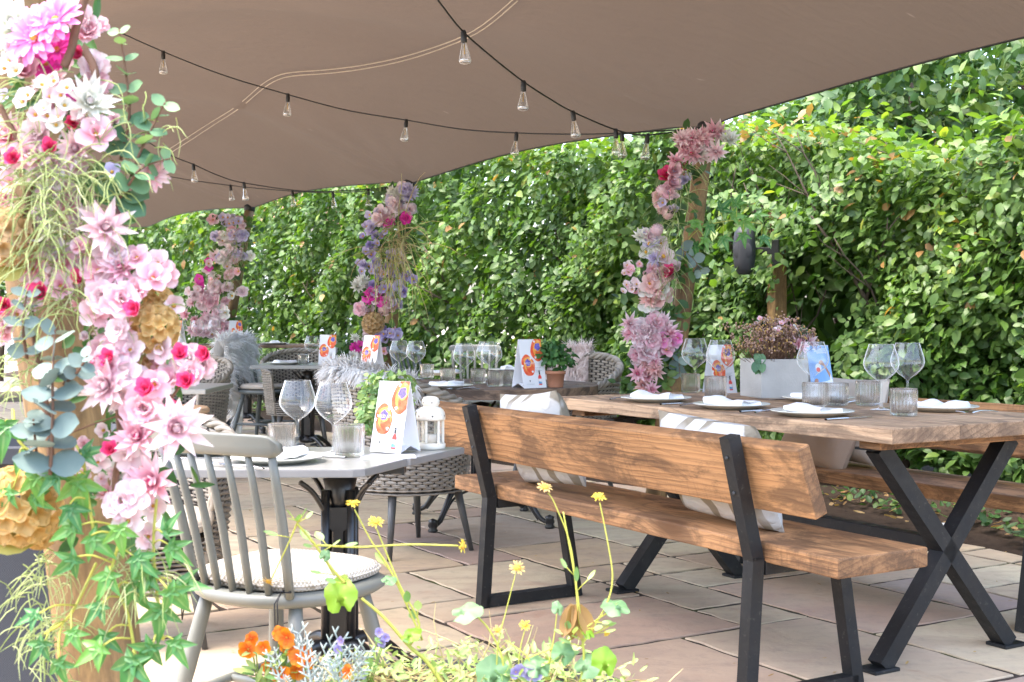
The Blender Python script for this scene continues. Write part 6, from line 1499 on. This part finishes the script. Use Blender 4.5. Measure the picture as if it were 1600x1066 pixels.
def tall_plants():
    rn = random.Random(5); Yp = 2.08; W = lambda x, y, d=0: P(x, y, Yp - d)
    def plant(label, base, stems, flowers, leaves, cat='plant', stemmat='stemy'):
        o = W(*base); t = thing('flowering_plant', label, cat, o, 0, 'plants in the stone tub'); s = MB()
        for pth, r0, r1 in stems:
            pp = path_pts([W(x, y) - o for x, y in pth], 6); s.tube(pp, [.72 * (r0 + (r1 - r0) * i / (len(pp) - 1)) for i in range(len(pp))], 7)
        for pth, r0, r1 in stems:
            pp = path_pts([W(x, y) - o for x, y in pth], 6)
            for k in range(3):
                q = pp[rn.randrange(len(pp) // 3 + 1)]; d_ = Vector((rn.gauss(0, .8), rn.gauss(-.2, .5), rn.uniform(.0, .9))).normalized(); e = q + d_ * rn.uniform(.012, .03); s.tube([q, e], .0008, 4); stem_leaf(s, e, d_, rn.uniform(.014, .026), rn.uniform(.008, .014), rn.random(), 1)
        s.build('stem', [M[stemmat], M['herb']], t)
        for x, y, kind, colr, d, f in flowers: put_flower(t, W(x, y) - o, kind, colr, d * .85 / FP * Yp, f, rn)
        for x, y, r, nr, mat in leaves:
            l = MB(); round_leaf(l, W(x, y, .01) - o, r / FP * Yp, nr, rn.random(), 0, rn.uniform(-1, 1)); l.build('leaf', M[mat], t)
    plant('straggling plant with yellow daisy heads and one big lime leaf in the stone tub', (705, 1075),
          [([(705, 1090), (668, 1035), (640, 1010), (600, 965), (565, 935)], .0052, .0034), ([(640, 1010), (655, 975), (625, 915), (598, 850), (588, 825)], .0028, .0016), ([(660, 1000), (612, 895), (580, 845), (554, 796)], .0026, .0016),
           ([(540, 912), (518, 888), (490, 848), (464, 818)], .0036, .0026), ([(464, 818), (448, 855), (424, 905)], .0022, .0014), ([(496, 852), (560, 855), (640, 851), (716, 853)], .0026, .0018), ([(464, 818), (474, 805)], .002, .001), ([(492, 850), (506, 872), (522, 900)], .002, .0012)],
          [(552, 787, 'daisyhead', 'yellow', 24, (0, -.35, 1)), (587, 816, 'daisyhead', 'yellow', 26, (.2, -.6, .8)), (722, 853, 'daisyhead', 'yellow', 24, (1, -.5, .1)), (420, 908, 'daisyhead', 'butter', 22, (-.3, -.6, -.7))],
          [(530, 930, 30, (-.25, -1, .35), 'lime_leaf'), (608, 905, 13, (.1, -.5, 1), 'pale_leaf'), (642, 990, 18, (-.3, -.5, .9), 'lime_leaf'), (508, 868, 10, (.3, -.9, .4), 'pale_leaf')])
    plant('thin yellow stems with pale daisy heads at the right of the stone tub', (905, 1075),
          [([(898, 1090), (912, 1040), (908, 980), (898, 900), (880, 800)], .0036, .0016), ([(908, 1010), (945, 950), (957, 905), (950, 850), (937, 785)], .0022, .0014), ([(905, 980), (893, 860), (868, 790), (856, 770)], .0020, .0010), ([(910, 985), (938, 965), (965, 948)], .0022, .0014), ([(908, 990), (870, 1010), (820, 1030)], .0024, .0016), ([(909, 1000), (940, 985), (952, 978)], .0016, .0012), ([(855, 1050), (865, 1000), (870, 960)], .0018, .0012)],
          [(936, 777, 'daisyhead', 'yellow', 24, (.1, -.5, 1)), (851, 762, 'daisyhead', 'butter', 26, (.1, -.5, .8)), (945, 986, 'bud', 'yellow', 14, (.3, -.6, -.4))],
          [(962, 946, 24, (.1, -.45, 1), 'pale_leaf'), (918, 1040, 22, (-.2, -.8, .6), 'pale_leaf'), (880, 1020, 20, (.2, -.9, .4), 'pale_leaf'), (945, 1035, 24, (.3, -.9, .2), 'lime_leaf'), (872, 950, 12, (.5, -.7, .4), 'pale_leaf'), (920, 990, 10, (.2, -.5, .6), 'lime_leaf')], stemmat='stemy')
    plant('dry brown seed heads and toothed leaf at the middle of the stone tub', (778, 1075),
          [([(775, 1090), (778, 1010), (792, 950), (806, 895)], .0018, .001), ([(788, 1085), (785, 1030), (765, 985), (742, 960)], .0030, .002), ([(808, 1080), (812, 1020), (820, 985)], .0018, .0012), ([(840, 1080), (826, 1030), (790, 1000)], .002, .001)],
          [(808, 888, 'daisyhead', 'butter', 26, (0, -.8, .6)), (820, 977, 'daisyhead', 'yellow', 20, (.1, -.7, .7)), (778, 985, 'daisyhead', 'butter', 20, (-.3, -.7, .5))],
          [(728, 954, 26, (-.25, -.5, 1), 'pale_leaf'), (770, 1052, 30, (0, -.9, .5), 'pale_leaf'), (840, 1040, 22, (.1, -.7, .8), 'pale_leaf')])
    # curled dead leaf
    o = W(897, 965); dl = MB()
    for k in range(5): stem_leaf(dl, Vector((rn.uniform(-.01, .01), rn.uniform(-.01, .01), .02)), (rn.uniform(-.5, .5), rn.uniform(-.4, .2), -1), .055, .028, rn.random(), nr=Vector((rn.gauss(0, .5), -1, rn.gauss(0, .4))))
    ob = dl.build('dead_leaf', M['dry_leaf']); ob.location = o; tag(ob, 'curled brown dead leaf hanging on the thin yellow stems', 'leaf')
    # violas
    for i, (base, fls, lb) in enumerate((((420, 1085), [(436, 990, 26), (448, 996, 36), (452, 1012, 30), (392, 998, 26), (388, 1014, 34), (411, 1012, 26), (466, 1028, 32), (474, 1018, 28), (478, 1034, 34), (464, 1048, 32), (424, 1050, 26), (440, 1055, 34), (418, 1042, 22)], 'orange viola plant at the left end of the stone tub'), ((545, 1085), [(543, 1050, 26)], 'single orange viola by the rim of the stone tub'))):
        o = W(*base); t = thing('viola_plant', lb, 'plant', o, 0, 'plants in the stone tub'); s = MB()
        for x, y, d in fls:
            q = W(x, y, rn.uniform(-.02, .03)) - o; put_flower(t, q, 'viola', 'orange', d / FP * Yp, (rn.uniform(-.6, .6), -1, rn.uniform(-.2, .4)), rn)
            b = Vector((q.x * .5, q.y * .5, 0)); s.tube(path_pts([b, b.lerp(q, .6) + Vector((0, .01, .012)), q + Vector((0, .006, 0))], 5), .0014, 5)
            for k in range(4):
                f = rn.uniform(.2, .9); stem_leaf(s, b.lerp(q, f), (rn.gauss(0, .8), rn.gauss(-.2, .5), rn.uniform(-.1, .6)), rn.uniform(.018, .034), rn.uniform(.008, .014), rn.random(), 1)
        s.build('stem', [M['stem'], M['herb']], t)
    for i, (fls, lb) in enumerate((([(533, 1002), (527, 1014), (592, 988), (602, 996), (597, 1004), (566, 1055)], 'pale violet viola plant behind the silver leaves'), ([(806, 1050), (828, 1052), (838, 1054), (815, 1046)], 'purple viola plant at the middle of the stone tub'))):
        o = W(fls[0][0], 1085); t = thing('viola_plant', lb, 'plant', o, 0, 'plants in the stone tub'); s = MB()
        for x, y in fls:
            q = W(x, y, .01) - o; put_flower(t, q, 'viola', 'violet', (16 + 8 * i) / FP * Yp, (rn.uniform(-.6, .6), -1, rn.uniform(-.2, .4)), rn); b = Vector((q.x * .6, q.y, 0)); s.tube([b, b.lerp(q, .6) + Vector((0, .006, 0)), q], .0011, 5)
            for k in range(3): stem_leaf(s, b.lerp(q, rn.uniform(.3, .9)), (rn.gauss(0, .8), rn.gauss(-.2, .5), rn.uniform(-.1, .6)), .022, .009, rn.random(), 1)
        s.build('stem', [M['stem'], M['herb']], t)
    # dusty miller
    o = W(505, 1085); t = thing('dusty_miller', 'feathery silver leaved plant between the orange violas and the tub rim', 'plant', o, 0, 'plants in the stone tub'); m = MB()
    for k in range(15):
        b = Vector((rn.gauss(0, .028), rn.gauss(0, .03), 0)); d = Vector((rn.gauss(0, .55), rn.gauss(-.15, .4), 1)).normalized(); L_ = rn.uniform(.06, .125); pts = [b + d * L_ * i / 6 + Vector((0, 0, -.015 * (i / 6) ** 2)) for i in range(7)]; m.tube(pts, .0016, 4, rnd=.7)
        x = d.cross(Vector((0, -1, .2))).normalized()
        for i in range(2, 7):
            for sg in (-1, 1):
                e = pts[i] + (x * sg * .9 + d * .7).normalized() * L_ * .20; m.tube([pts[i], pts[i].lerp(e, .6), e], [.0022, .0028, .0012], 4, rnd=rn.random(), flat=.5); m.tube([pts[i].lerp(e, .5), pts[i].lerp(e, .5) + d * L_ * .1], [.002, .001], 4, rnd=rn.random())
    m.build('foliage', M['silver'], t)
    # matted straw and ground cover
    st = MB()
    for k in range(900):
        a = rn.random() * 6.28; r = .29 * math.sqrt(rn.random()); p = PC + Vector((r * math.cos(a), r * math.sin(a), PZ - .03 + rn.uniform(0, .03))); d = Vector((rn.gauss(0, 1), rn.gauss(0, .6), rn.uniform(-.05, .75))).normalized(); pts = [p]
        L_ = rn.uniform(.05, .14)
        for i in range(4): d = (d + Vector((rn.gauss(0, .22), rn.gauss(0, .22), -.14))).normalized(); pts.append(pts[-1] + d * L_ / 4)
        st.tube(pts, [.0012, .0013, .0011, .0009, .0004], 4, rnd=rn.uniform(0, .85), cap=False)
    for k in range(1100):
        a = rn.random() * 6.28; r = .30 * math.sqrt(rn.random()); p = PC + Vector((r * math.cos(a), r * math.sin(a), PZ - .02 + rn.uniform(0, .045) + (.02 if math.sin(a) > .3 else 0))); stem_leaf(st, p, (rn.gauss(0, 1), rn.gauss(0, 1), rn.uniform(0, .8)), rn.uniform(.012, .03), rn.uniform(.005, .012), rn.uniform(.7, 1), 1, Vector((rn.gauss(0, .5), rn.gauss(-.3, .5), 1)))
    ob = st.build('matted_ground_cover', [M['straw'], M['herb']]); tag(ob, 'matted dry straw and pale creeping leaves filling the stone tub', 'ground cover', kind='stuff')
tall_plants()

# low plants at the hedge foot and fallen leaves
def weeds():
    rn = random.Random(9); m = MB()
    for k in range(2200):
        s = rn.uniform(-3.2, 9); n = -.42 - abs(rn.gauss(0, .3)); c = noise.noise(Vector((s * 1.5, n * 2, 3)))
        if c < .02: continue
        p = TP(s, n, .06 + rn.uniform(0, .12 * c + .04)); stem_leaf(m, p, (rn.gauss(0, 1), rn.gauss(0, 1), rn.uniform(0, .8)), rn.uniform(.03, .07), rn.uniform(.02, .04), rn.random(), 0, Vector((rn.gauss(0, .4), rn.gauss(-.3, .4), 1)))
    ob = m.build('ground_cover', M['shrub']); tag(ob, 'low weeds and creeping leaves on the soil under the hedge', 'ground cover', kind='stuff')
    lt = MB()
    for k in range(700):
        p = TP(rn.uniform(-3.2, 6), -.38 - rn.random() * .7, .055 + rn.random() * .03); stem_leaf(lt, p, (rn.gauss(0, 1), rn.gauss(0, 1), rn.uniform(-.1, .4)), rn.uniform(.03, .06), rn.uniform(.015, .03), rn.random(), 0, Vector((rn.gauss(0, .5), rn.gauss(0, .5), 1)))
    for k in range(150):
        p = Vector((rn.uniform(-1.5, 3), rn.uniform(3, 8), .004)); stem_leaf(lt, p, (rn.gauss(0, 1), rn.gauss(0, 1), .1), rn.uniform(.008, .02), rn.uniform(.004, .01), rn.random(), 0, Vector((0, 0, 1)))
    ob = lt.build('leaf_litter', M['dry_leaf']); tag(ob, 'dry brown leaf litter scattered under the hedge', 'leaf litter', kind='stuff')
weeds()
def crumpled_can():
    p = P(1481, 848, 6.2); p.z = .09; t = thing('crushed_can', 'crushed blue and white drinks can lying on the soil behind the table leg', 'can', p, R(40)); m = MB()
    m.lathe([(0, -.05), (.024, -.05), (.031, -.042), (.028, -.015), (.031, .01), (.027, .03), (.031, .045), (.026, .055), (0, .054)], 18, Matrix.Rotation(R(90), 4, 'Y')); m.build('can_body', M['white'], t)
    b = MB(); b.lathe([(.0315, -.03), (.029, -.015), (.0318, .005)], 18, Matrix.Rotation(R(90), 4, 'Y')); b.build('blue_band', PR[6], t)
crumpled_can()
